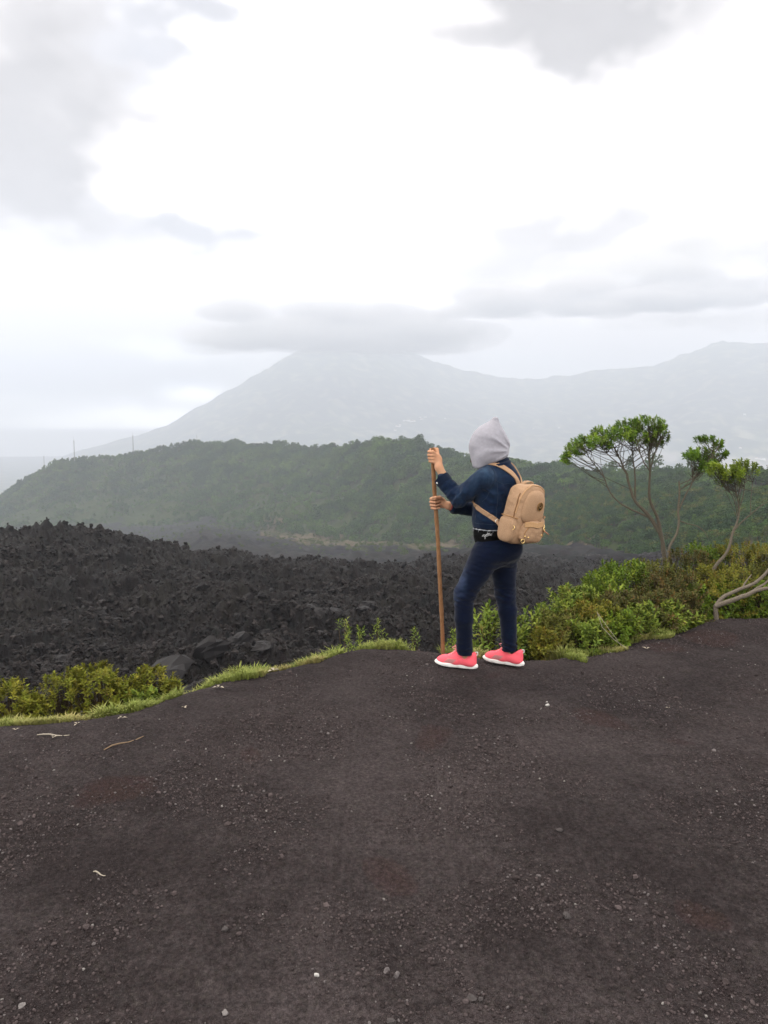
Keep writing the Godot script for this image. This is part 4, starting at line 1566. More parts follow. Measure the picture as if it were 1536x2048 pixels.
# ---------------------------------------------------------------- the hiker
const STAND := Vector3(0.66, 0.0, -5.04)
const STICK_FOOT := Vector3(0.398, 0.0, -5.192)
const STICK_TOP := Vector3(0.316, 1.425, -5.060)
var jacket_field: Field

func yaw_basis(deg: float, lat: float, up: float, fore: float) -> Basis:
	var a := deg_to_rad(deg)
	return Basis(Vector3(-sin(a), 0, cos(a)) * lat, Vector3(0, up, 0), Vector3(-cos(a), 0, -sin(a)) * fore)

func stick_at(y: float) -> Vector3:
	return STICK_FOOT.lerp(STICK_TOP, (y - STICK_FOOT.y) / (STICK_TOP.y - STICK_FOOT.y))

# four fingers and a thumb closed round the stick; side is where the palm lies, back leads to the wrist
func grip(f: Field, c: Vector3, side: Vector3, back: Vector3, wrist: Vector3, reach: float, drop: float) -> void:
	var yy := (STICK_TOP - STICK_FOOT).normalized()
	var xx := (side - yy * side.dot(yy)).normalized()
	var zz := (back - yy * back.dot(yy) - xx * back.dot(xx)).normalized()
	var pt := func(x: float, y: float, z: float) -> Vector3:
		return c + xx * x + yy * y + zz * z
	var ys := [0.031, 0.010, -0.011, -0.031]
	var sc := [0.98, 1.06, 1.0, 0.86]
	var carp: Vector3 = pt.call(0.020, drop, reach)
	for k in 4:
		var y: float = ys[k]
		var s: float = sc[k]
		var p: Array = []
		for e in [[20.0, 0.034], [92.0, 0.0315 * s], [172.0, 0.0255], [200.0 + 50.0 * s, 0.0232]]:
			var a := deg_to_rad(e[0])
			p.append(pt.call(e[1] * cos(a), y, -e[1] * sin(a)))
		f.cap(p[0], p[1], 0.0098, 0.0088, 0.003)
		f.cap(p[1], p[2], 0.0088, 0.0080, 0.003)
		f.cap(p[2], p[3], 0.0080, 0.0070, 0.003)
		var cp: Vector3 = pt.call(0.022, drop + y * 0.62, reach)
		f.cap(p[0], cp, 0.0100, 0.0125, 0.008)
	f.cap(carp, wrist, 0.022, 0.0235, 0.018)
	var t0: Vector3 = pt.call(0.012, drop + 0.024, reach - 0.004)
	var t1: Vector3 = pt.call(-0.012, 0.040, 0.026)
	var t2: Vector3 = pt.call(-0.027, 0.043, 0.004)
	var t3: Vector3 = pt.call(-0.024, 0.041, -0.016)
	f.cap(t0, t1, 0.0140, 0.0110, 0.010)
	f.cap(t1, t2, 0.0110, 0.0095, 0.003)
	f.cap(t2, t3, 0.0095, 0.0078, 0.003)

func build_person() -> void:
	var skin := mat(Color.WHITE, 0.55, true)
	skin.subsurf_scatter_enabled = true
	skin.subsurf_scatter_strength = 0.15
	var person := MeshInstance3D.new()
	person.name = numbered("person")
	add_child(person)
	person.position = STAND
	tag(person, "person in grey hood, denim jacket and coral shoes, back turned, holding a stick", "person")
	var mb := MB.new()
	var tan_ := Color(0.42, 0.225, 0.135)
	var skin_paint := func(p: Vector3) -> Color:
		var t := nz3.get_noise_3dv(p * 900.0) * 0.08
		return Color(tan_.r * (1.0 + t), tan_.g * (1.0 + t * 0.8), tan_.b * (1.0 + t * 0.6))
	var S := STAND
	# trunk, head, limbs
	var f := Field.new(Vector3(0.30, 0.0, -5.36) - S, Vector3(1.0, 1.62, -4.74) - S, 0.014)
	f.ell(Vector3(0.655, 1.455, -5.0) - S, yaw_basis(32, 0.072, 0.105, 0.088), 0.02)
	var fd := Vector3(-cos(deg_to_rad(32)), 0, -sin(deg_to_rad(32)))
	f.cap(Vector3(0.655, 1.40, -5.0) + fd * 0.055 - S, Vector3(0.655, 1.375, -5.0) + fd * 0.075 - S, 0.03, 0.02, 0.03)
	f.cap(Vector3(0.655, 1.465, -5.0) + fd * 0.085 - S, Vector3(0.655, 1.435, -5.0) + fd * 0.108 - S, 0.008, 0.012, 0.012)
	f.cap(Vector3(0.68, 1.40, -5.0) - S, Vector3(0.70, 1.28, -5.0) - S, 0.05, 0.055, 0.03)
	f.ell(Vector3(0.712, 1.18, -5.0) - S, yaw_basis(36, 0.14, 0.17, 0.09), 0.05)
	f.ell(Vector3(0.695, 0.98, -5.0) - S, yaw_basis(32, 0.11, 0.16, 0.085), 0.05)
	f.ell(Vector3(0.715, 0.80, -5.0) - S, yaw_basis(25, 0.13, 0.12, 0.10), 0.05)
	for e in [[Vector3(0.66, 0.74, -4.93), Vector3(0.515, 0.50, -4.93), 0.062, 0.036], [Vector3(0.515, 0.50, -4.93), Vector3(0.535, 0.075, -4.99), 0.036, 0.024], [Vector3(0.53, 0.06, -4.995), Vector3(0.41, 0.038, -5.05), 0.026, 0.014],
			[Vector3(0.77, 0.735, -5.07), Vector3(0.797, 0.46, -5.08), 0.062, 0.036], [Vector3(0.80, 0.46, -5.08), Vector3(0.84, 0.075, -5.065), 0.036, 0.024], [Vector3(0.835, 0.06, -5.07), Vector3(0.73, 0.038, -5.14), 0.026, 0.014],
			[Vector3(0.62, 1.24, -4.885), Vector3(0.468, 1.105, -4.965), 0.048, 0.036], [Vector3(0.468, 1.105, -4.965), Vector3(0.349, 1.300, -5.028), 0.036, 0.0235],
			[Vector3(0.80, 1.24, -5.11), Vector3(0.67, 1.0, -5.22), 0.045, 0.035], [Vector3(0.67, 1.0, -5.22), Vector3(0.425, 1.048, -5.10), 0.035, 0.0235]]:
		f.cap(e[0] - S, e[1] - S, e[2], e[3], 0.03)
	f.build(mb, skin_paint)
	# hands
	var lc := stick_at(1.372)
	var h1 := Field.new(lc - Vector3(0.07, 0.12, 0.06) - S, lc + Vector3(0.10, 0.08, 0.09) - S, 0.003)
	h1.cap(Vector3(0.385, 1.235, -5.008) - S, Vector3(0.349, 1.305, -5.030) - S, 0.0275, 0.0235, 0.01)
	grip(h1, lc - S, Vector3(0.15, 0, 1), Vector3(1, -0.2, -0.1), Vector3(0.349, 1.300, -5.028) - S, 0.026, -0.022)
	h1.build(mb, skin_paint)
	var rc := stick_at(1.066)
	var h2 := Field.new(rc - Vector3(0.06, 0.07, 0.08) - S, rc + Vector3(0.13, 0.08, 0.07) - S, 0.003)
	h2.cap(Vector3(0.425, 1.048, -5.10) - S, Vector3(0.47, 1.038, -5.122) - S, 0.0235, 0.027, 0.01)
	grip(h2, rc - S, Vector3(0.1, 0, -1), Vector3(1, 0, -0.1), Vector3(0.415, 1.050, -5.100) - S, 0.046, -0.004)
	h2.build(mb, skin_paint)
	person.mesh = mb.mesh(skin)
	# face details and hair inside the hood
	var eye := MB.new()
	var side := Vector3(-sin(deg_to_rad(32)), 0, cos(deg_to_rad(32)))
	for s in [-1.0, 1.0]:
		eye.ellipsoid(Vector3(0.655, 1.462, -5.0) + fd * 0.076 + side * 0.031 * s - S, Basis.from_scale(Vector3.ONE * 0.0115), 10, 6, Color(0.75, 0.72, 0.68))
		eye.ellipsoid(Vector3(0.655, 1.462, -5.0) + fd * 0.084 + side * 0.031 * s - S, Basis.from_scale(Vector3.ONE * 0.0055), 8, 5, Color(0.03, 0.02, 0.015))
	put("eyes", eye.mesh(mat(Color.WHITE, 0.2, true)), person)
	var mouth := MB.new()
	mouth.ellipsoid(Vector3(0.655, 1.400, -5.0) + fd * 0.083 - S, yaw_basis(32, 0.022, 0.006, 0.008), 10, 6, Color(0.42, 0.14, 0.12))
	put("mouth", mouth.mesh(mat(Color.WHITE, 0.45, true)), person)
	var hair := MB.new()
	for k in 40:
		var sgn := 1.0 if k % 2 == 0 else -1.0
		var t := k / 40.0
		var p0: Vector3 = Vector3(0.655, 1.535, -5.0) + fd * (0.055 - 0.03 * t) + side * sgn * (0.012 + 0.05 * t) - S
		var p1: Vector3 = Vector3(0.655, 1.47, -5.0) + fd * (0.062 - 0.05 * t) + side * sgn * 0.073 - S
		var p2: Vector3 = Vector3(0.645, 1.36, -5.0) + fd * (0.072 - 0.03 * t) + side * sgn * (0.058 + 0.01 * t) - S
		var p3: Vector3 = Vector3(0.635, 1.335, -5.0) + fd * (0.065 - 0.02 * t) + side * sgn * (0.062 + 0.01 * t) - S
		hair.tube([p0, p1, p2, p3], [0.006, 0.008, 0.007, 0.002], 5, Color(0.05, 0.028, 0.015))
	put("hair", hair.mesh(mat(Color.WHITE, 0.4, true)), person)
	dress(person)
	# walking stick
	var st := MB.new()
	var pts: Array = []
	var rad: Array = []
	for k in 25:
		var t := k / 24.0
		var p := STICK_FOOT.lerp(STICK_TOP, t) - STICK_FOOT
		p += Vector3(sin(t * 5.1) * 0.005 + sin(t * 13.0) * 0.0015, 0, cos(t * 4.2) * 0.004 - 0.004)
		pts.append(p)
		rad.append(0.0136 + 0.0008 * sin(t * 31.0) + 0.0006 * sin(t * 57.0) - (0.0025 if k == 0 or k == 24 else 0.0))
	st.tube(pts, rad, 12, Color(0.35, 0.19, 0.095))
	var wood := mat(Color.WHITE, 0.6, true)
	grain(wood, noise_tex(0.03, 256, Color(0.62, 0.58, 0.55), Color(1, 1, 1), 61, 5, 0.6), 6.0)
	wood.uv1_scale = Vector3(26, 2.2, 26)
	var stick := put("walking_stick", st.mesh(wood))
	stick.position = STICK_FOOT
	tag(stick, "long straight brown wooden walking stick held upright in both hands", "stick")

func dress(person: Node3D) -> void:
	var S := STAND
	# ---- jeans
	var denim := mat(Color.WHITE, 0.85, true)
	grain(denim, noise_tex(0.2, 256, Color(0.6, 0.6, 0.63), Color(1, 1, 1), 51, 4, 0.7), 5.0)
	denim.rim_enabled = true
	denim.rim = 0.16
	var f := Field.new(Vector3(0.40, 0.05, -5.22) - S, Vector3(0.95, 0.93, -4.80) - S, 0.009)
	f.ell(Vector3(0.713, 0.80, -5.0) - S, yaw_basis(25, 0.152, 0.135, 0.122), 0.04)
	f.ell(Vector3(0.772, 0.79, -4.965) - S, Basis.from_scale(Vector3(0.108, 0.095, 0.105)), 0.05)
	f.ell(Vector3(0.785, 0.785, -5.045) - S, Basis.from_scale(Vector3(0.10, 0.095, 0.10)), 0.05)
	f.cap(Vector3(0.645, 0.745, -4.935) - S, Vector3(0.512, 0.505, -4.93) - S, 0.099, 0.065, 0.035)
	f.cap(Vector3(0.512, 0.505, -4.93) - S, Vector3(0.510, 0.34, -4.937) - S, 0.062, 0.058, 0.03)
	f.cap(Vector3(0.510, 0.34, -4.937) - S, Vector3(0.524, 0.085, -4.985) - S, 0.054, 0.049, 0.02)
	f.cap(Vector3(0.768, 0.735, -5.06) - S, Vector3(0.797, 0.46, -5.08) - S, 0.098, 0.062, 0.035)
	f.cap(Vector3(0.797, 0.46, -5.08) - S, Vector3(0.810, 0.36, -5.075) - S, 0.059, 0.060, 0.03)
	f.cap(Vector3(0.812, 0.36, -5.075) - S, Vector3(0.826, 0.085, -5.068) - S, 0.057, 0.049, 0.02)
	f.wrinkle(func(p: Vector3) -> float:
		var w := p + S
		var a := nz2.get_noise_3d(w.x * 500.0, w.y * 1500.0, w.z * 500.0) * 0.004
		var knee := exp(-pow((w.y - 0.48) / 0.06, 2.0)) + 0.8 * exp(-pow((w.y - 0.14) / 0.07, 2.0)) + 0.5 * exp(-pow((w.y - 0.68) / 0.05, 2.0))
		return a + nz3.get_noise_3d(w.x * 260.0, w.y * 1900.0 + w.x * 500.0, w.z * 260.0) * 0.013 * knee)
	f.cut(Vector3(0, 0.092, 0), Vector3(0, -1, 0))
	f.cut(Vector3(0, 0.855, 0), Vector3(0, 1, 0))
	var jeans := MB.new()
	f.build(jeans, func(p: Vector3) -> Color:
		var w := p + S
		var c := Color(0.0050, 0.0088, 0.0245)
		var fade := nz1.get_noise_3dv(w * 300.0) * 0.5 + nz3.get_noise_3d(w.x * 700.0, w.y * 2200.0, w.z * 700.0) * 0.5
		var worn := 0.0  # denim fading, plus painted highlights on the thigh front and knees
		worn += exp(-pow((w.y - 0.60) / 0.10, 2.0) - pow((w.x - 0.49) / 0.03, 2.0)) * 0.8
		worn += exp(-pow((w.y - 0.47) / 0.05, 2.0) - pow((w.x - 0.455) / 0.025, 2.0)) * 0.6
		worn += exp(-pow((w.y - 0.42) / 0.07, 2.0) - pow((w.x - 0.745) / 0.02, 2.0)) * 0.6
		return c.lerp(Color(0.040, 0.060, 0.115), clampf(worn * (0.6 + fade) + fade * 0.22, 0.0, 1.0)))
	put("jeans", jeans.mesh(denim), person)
	# ---- black shirt showing under the jacket
	var sf := Field.new(Vector3(0.50, 0.78, -5.18) - S, Vector3(0.88, 1.02, -4.82) - S, 0.010)
	sf.ell(Vector3(0.697, 0.90, -5.0) - S, yaw_basis(28, 0.146, 0.19, 0.122), 0.02)
	sf.wrinkle(func(p: Vector3) -> float:
		return nz2.get_noise_3d(p.x * 400.0, p.y * 1400.0, p.z * 400.0) * 0.008)
	sf.cut(Vector3(0, 0.826, 0), Vector3(0, -1, 0))
	var shirt := MB.new()
	sf.build(shirt, func(_p: Vector3) -> Color: return Color(0.006, 0.006, 0.007))
	put("shirt", shirt.mesh(mat(Color.WHITE, 0.85, true)), person)
	# ---- denim jacket
	var j := Field.new(Vector3(0.34, 0.88, -5.33) - S, Vector3(0.98, 1.40, -4.76) - S, 0.0085)
	j.ell(Vector3(0.700, 0.98, -5.0) - S, yaw_basis(34, 0.158, 0.16, 0.132), 0.04)
	j.ell(Vector3(0.708, 1.13, -5.0) - S, yaw_basis(36, 0.166, 0.15, 0.130), 0.05)
	j.ell(Vector3(0.725, 1.235, -5.0) - S, yaw_basis(40, 0.165, 0.095, 0.105), 0.04)
	j.cap(Vector3(0.64, 1.262, -4.92) - S, Vector3(0.70, 1.325, -4.99) - S, 0.055, 0.055, 0.04)
	j.cap(Vector3(0.79, 1.262, -5.09) - S, Vector3(0.72, 1.325, -5.0) - S, 0.055, 0.055, 0.04)
	j.cap(Vector3(0.745, 1.32, -4.98) - S, Vector3(0.79, 1.22, -4.96) - S, 0.05, 0.07, 0.04)
	j.cap(Vector3(0.626, 1.238, -4.885) - S, Vector3(0.470, 1.108, -4.962) - S, 0.072, 0.056, 0.02)
	j.cap(Vector3(0.470, 1.108, -4.962) - S, Vector3(0.375, 1.222, -5.003) - S, 0.058, 0.047, 0.015)
	j.cap(Vector3(0.80, 1.238, -5.105) - S, Vector3(0.67, 1.005, -5.22) - S, 0.068, 0.055, 0.02)
	j.cap(Vector3(0.67, 1.005, -5.22) - S, Vector3(0.462, 1.042, -5.118) - S, 0.055, 0.045, 0.015)
	j.wrinkle(func(p: Vector3) -> float:
		var w := p + S
		var n := nz2.get_noise_3d(w.x * 700.0, w.y * 700.0, w.z * 500.0) * 0.006
		var elbow := exp(-pow(w.distance_to(Vector3(0.465, 1.12, -4.93)) / 0.11, 2.0))
		n += nz3.get_noise_3d(w.x * 1500.0 - w.y * 700.0, w.y * 900.0, w.z * 200.0) * 0.012 * elbow
		n += sin((w.x * 0.8 + w.y * 0.5) * 95.0 + nz1.get_noise_3dv(w * 300.0) * 4.0) * 0.0025 * exp(-pow((w.y - 1.13) / 0.12, 2.0))
		return n)
	for e in [[Vector3(0.50, 1.155, -4.90), Vector3(0.455, 1.12, -4.895), Vector3(0.43, 1.075, -4.93), 0.007], [Vector3(0.53, 1.165, -4.885), Vector3(0.50, 1.11, -4.885), Vector3(0.49, 1.06, -4.93), 0.007],
			[Vector3(0.455, 1.175, -4.94), Vector3(0.425, 1.15, -4.93), Vector3(0.40, 1.12, -4.96), 0.006], [Vector3(0.58, 1.20, -4.83), Vector3(0.55, 1.13, -4.87), Vector3(0.55, 1.09, -4.92), 0.008],
			[Vector3(0.60, 1.13, -4.85), Vector3(0.66, 1.09, -4.845), Vector3(0.74, 1.08, -4.85), 0.006], [Vector3(0.59, 1.06, -4.87), Vector3(0.66, 1.03, -4.85), Vector3(0.74, 1.03, -4.85), 0.006],
			[Vector3(0.62, 1.17, -4.83), Vector3(0.67, 1.14, -4.84), Vector3(0.75, 1.15, -4.84), 0.006], [Vector3(0.57, 1.0, -4.90), Vector3(0.62, 0.975, -4.865), Vector3(0.69, 0.97, -4.85), 0.005]]:
		var g0 := j.onto(e[0] - S, -e[3] * 0.3)
		var g1 := j.onto(e[1] - S, 0.0)
		var g2 := j.onto(e[2] - S, -e[3] * 0.3)
		j.cap(g0, g1, e[3] * 0.6, e[3], 0.016)
		j.cap(g1, g2, e[3], e[3] * 0.6, 0.016)
	j.cut(Vector3(0, 0.918, 0), Vector3(0, -1, 0))
	var cuff_dir := (Vector3(0.375, 1.222, -5.003) - Vector3(0.470, 1.108, -4.962)).normalized()
	# open the sleeve ends: cut only near each cuff
	jacket_field = j
	var jacket := MB.new()
	j.build(jacket, func(p: Vector3) -> Color:
		var w := p + S
		var c := Color(0.0075, 0.0165, 0.042)
		var n := nz1.get_noise_3dv(w * 420.0) * 0.6 + nz2.get_noise_3dv(w * 1800.0) * 0.4
		var worn := exp(-pow(w.distance_to(Vector3(0.62, 1.27, -4.86)) / 0.09, 2.0)) * 0.55
		worn += exp(-pow(w.distance_to(Vector3(0.47, 1.12, -4.91)) / 0.05, 2.0)) * 0.25
		return c.lerp(Color(0.045, 0.085, 0.14), clampf(worn * (0.7 + n) + n * 0.22 + 0.06, 0.0, 1.0)))
	var jk := put("denim_jacket", jacket.mesh(denim), person)
	for e in [[[Vector3(0.66, 1.30, -4.90), Vector3(0.665, 1.25, -4.86), Vector3(0.66, 1.18, -4.845), Vector3(0.63, 1.12, -4.85), Vector3(0.60, 1.09, -4.87)], "armhole_seam"],
			[[Vector3(0.665, 1.235, -4.86), Vector3(0.72, 1.215, -4.85), Vector3(0.78, 1.205, -4.86), Vector3(0.84, 1.20, -4.92)], "yoke_seam"],
			[[Vector3(0.70, 1.21, -4.85), Vector3(0.70, 1.10, -4.85), Vector3(0.695, 0.99, -4.85), Vector3(0.69, 0.94, -4.86)], "back_seam"],
			[[Vector3(0.56, 0.955, -4.92), Vector3(0.61, 0.955, -4.86), Vector3(0.68, 0.955, -4.845), Vector3(0.76, 0.955, -4.86)], "waistband_seam"]]:
		var sp: Array = []
		var src: Array = e[0]
		for q in src.size() - 1:
			for t in 5:
				sp.append(j.onto(src[q].lerp(src[q + 1], t / 5.0) - S, 0.0005))
		var sm := MB.new()
		sm.tube(sp, [0.0020], 5, Color(0.020, 0.036, 0.064))
		put(e[1], sm.mesh(denim), jk)
	# rolled cuffs, as turned-up rings with an open end
	for e in [[Vector3(0.392, 1.202, -4.996), Vector3(0.362, 1.240, -5.010), 0.052], [Vector3(0.480, 1.038, -5.127), Vector3(0.448, 1.044, -5.110), 0.049]]:
		var cuff := MB.new()
		var d: Vector3 = (e[1] - e[0]).normalized()
		var pp: Array = [e[0] - S, e[0] + d * 0.004 - S, e[0].lerp(e[1], 0.5) - S, e[1] - d * 0.003 - S, e[1] - S, e[1] - d * 0.004 - S, e[1] - d * 0.03 - S]
		cuff.tube(pp, [e[2] * 0.93, e[2], e[2] * 1.02, e[2], e[2] * 0.94, e[2] * 0.86, e[2] * 0.80], 22, Color(0.010, 0.016, 0.038), false)
		put("cuff", cuff.mesh(denim), jk)
	var btn := MB.new()
	btn.ellipsoid(Vector3(0.336, 1.205, -4.975) - S, Basis.from_scale(Vector3(0.006, 0.006, 0.006)), 10, 6, Color(0.75, 0.74, 0.70))
	put("button", btn.mesh(mat(Color.WHITE, 0.3, true)), jk)
	# collar folded under the hood
	var col := MB.new()
	for q in 2:
		var ring: Array = []
		for k in 17:
			var a := deg_to_rad(36.0) + lerpf(-2.5, 2.5, k / 16.0)
			var d := Vector3(cos(a), 0, sin(a))
			ring.append(Vector3(0.700, 1.345 - q * 0.018, -5.0) + d * (0.080 + q * 0.012) + Vector3(0, d.x * 0.020 - 0.01, 0) - S)
		col.tube(ring, [0.014], 8, Color(0.010, 0.018, 0.040))
	put("collar", col.mesh(denim), jk)
	# frayed pale hem with loose threads
	var hem := MB.new()
	var hp := []
	for k in 49:
		var a := TAU * k / 48.0
		var b := yaw_basis(34, 0.146, 1, 0.121)
		hp.append(Vector3(0.700, 0.920, -5.0) + b.x * cos(a) + b.z * sin(a) - S)
	for k in 48:
		hp[k] = j.onto(hp[k], 0.002)
		hp[k].y = 0.917 + nz2.get_noise_1d(k * 90.0) * 0.004
	hp[48] = hp[0]
	for k in 48:
		var g := 0.5 + nz1.get_noise_1d(k * 300.0)
		hem.tube([hp[k], hp[k + 1]], [0.0018 + 0.0022 * g], 5, Color(0.08, 0.10, 0.14).lerp(Color(0.42, 0.42, 0.43), clampf(g, 0, 1)), false)
		if k % 2 == 0:
			hem.tube([hp[k], hp[k] + Vector3(rng.randf_range(-0.006, 0.006), -rng.randf_range(0.006, 0.018), 0)], [0.0009, 0.0005], 3, Color(0.5, 0.5, 0.5), false)
	put("frayed_hem", hem.mesh(mat(Color.WHITE, 0.9, true)), jk)
	# white knotted cord at the waist
	var cord := MB.new()
	var w0 := Vector3(0.622, 0.888, -4.858) - S
	var wh := Color(0.33, 0.33, 0.33)
	for e in [[Vector3(-0.010, -0.006, 0), Vector3(-0.004, 0.004, 0.010), Vector3(0.008, 0.002, 0.010), Vector3(0.004, -0.008, 0.010), Vector3(-0.008, -0.004, 0.008)],
			[Vector3(0.004, 0.0, 0.010), Vector3(0.020, 0.007, 0.009), Vector3(0.034, 0.004, 0.006), Vector3(0.050, 0.009, 0.002)], [Vector3(0.004, -0.004, 0.010), Vector3(0.018, -0.004, 0.009), Vector3(0.030, 0.002, 0.006), Vector3(0.046, -0.002, 0.002)],
			[Vector3(0.0, -0.004, 0.010), Vector3(0.006, -0.014, 0.010), Vector3(0.004, -0.022, 0.009)], [Vector3(0.012, 0.004, 0.010), Vector3(0.024, 0.012, 0.008), Vector3(0.036, 0.013, 0.004)]]:
		var cp: Array = []
		for p: Vector3 in e:
			cp.append(w0 + p)
		cord.tube(cp, [0.0034, 0.003, 0.0024, 0.0018, 0.0012], 6, wh)
	put("waist_cord", cord.mesh(mat(Color.WHITE, 0.8, true)), person)
	# bracelet on the lower wrist
	var br := MB.new()
	br.ring(Vector3(0.432, 1.046, -5.104) - S, Vector3(1, -0.2, -0.35), 0.0255, 0.004, Color(0.35, 0.06, 0.06), 22, 6)
	put("bracelet", br.mesh(mat(Color.WHITE, 0.5, true)), person)
	# ---- hood
	var hf := Field.new(Vector3(0.50, 1.27, -5.17) - S, Vector3(0.83, 1.66, -4.83) - S, 0.007)
	hf.ell(Vector3(0.662, 1.442, -5.0) - S, Basis.from_scale(Vector3(0.119, 0.130, 0.112)), 0.03)
	hf.cap(Vector3(0.674, 1.488, -5.0) - S, Vector3(0.700, 1.600, -4.992) - S, 0.097, 0.022, 0.05)
	hf.cap(Vector3(0.735, 1.44, -4.985) - S, Vector3(0.730, 1.40, -4.98) - S, 0.046, 0.046, 0.04)
	hf.cap(Vector3(0.592, 1.43, -4.975) - S, Vector3(0.580, 1.325, -4.965) - S, 0.048, 0.026, 0.05)
	hf.cap(Vector3(0.63, 1.40, -4.94) - S, Vector3(0.600, 1.318, -4.915) - S, 0.050, 0.026, 0.05)
	hf.cap(Vector3(0.62, 1.37, -4.915) - S, Vector3(0.73, 1.390, -4.935) - S, 0.038, 0.040, 0.04)
	# folds gathered where the hood meets the back of the neck
	hf.wrinkle(func(p: Vector3) -> float:
		var w := p + S
		var dx := w.x - 0.800
		var dy := w.y - 1.405
		var dist := sqrt(dx * dx + dy * dy)
		var ang := atan2(dy, -dx)
		var fall := clampf((dist - 0.02) / 0.04, 0.0, 1.0) * clampf((0.24 - dist) / 0.12, 0.0, 1.0) * clampf((w.z + 5.02) / 0.05, 0.0, 1.0)
		var ph := ang * 11.0 + nz1.get_noise_3dv(w * 260.0) * 2.2 + dist * 9.0
		var fold := pow(0.5 + 0.5 * sin(ph), 2.5)
		return -fold * 0.0075 * fall + 0.002 * fall + nz2.get_noise_3d(p.x * 500.0, p.y * 900.0 + p.x * 400.0, p.z * 500.0) * 0.0012)
	var fd := Vector3(-cos(deg_to_rad(40)), 0, -sin(deg_to_rad(40)))
	hf.ell(Vector3(0.655, 1.445, -5.0) + fd * 0.10 - S, yaw_basis(40, 0.082, 0.118, 0.10), 0.012, true)
	hf.ell(Vector3(0.655, 1.455, -5.0) - S, yaw_basis(40, 0.079, 0.105, 0.090), 0.012, true)
	hf.cut(Vector3(0.66, 1.325, -5.0) - S, Vector3(0.36, -0.93, 0).normalized(), 0.01)
	var hood := MB.new()
	hf.build(hood, func(p: Vector3) -> Color:
		var t := 1.0 + nz3.get_noise_3dv(p * 2500.0) * 0.10
		return Color(0.245 * t, 0.235 * t, 0.26 * t))
	var hm := mat(Color.WHITE, 0.95, true)
	hm.rim_enabled = true
	hm.rim = 0.3
	put("hood", hood.mesh(hm), person)
	# ---- shoes
	shoe(person, Vector3(0.600, 0.0, -4.966), Vector3(0.344, 0.0, -5.089), 1.0)
	shoe(person, Vector3(0.909, 0.0, -5.021), Vector3(0.674, 0.0, -5.180), -1.0)

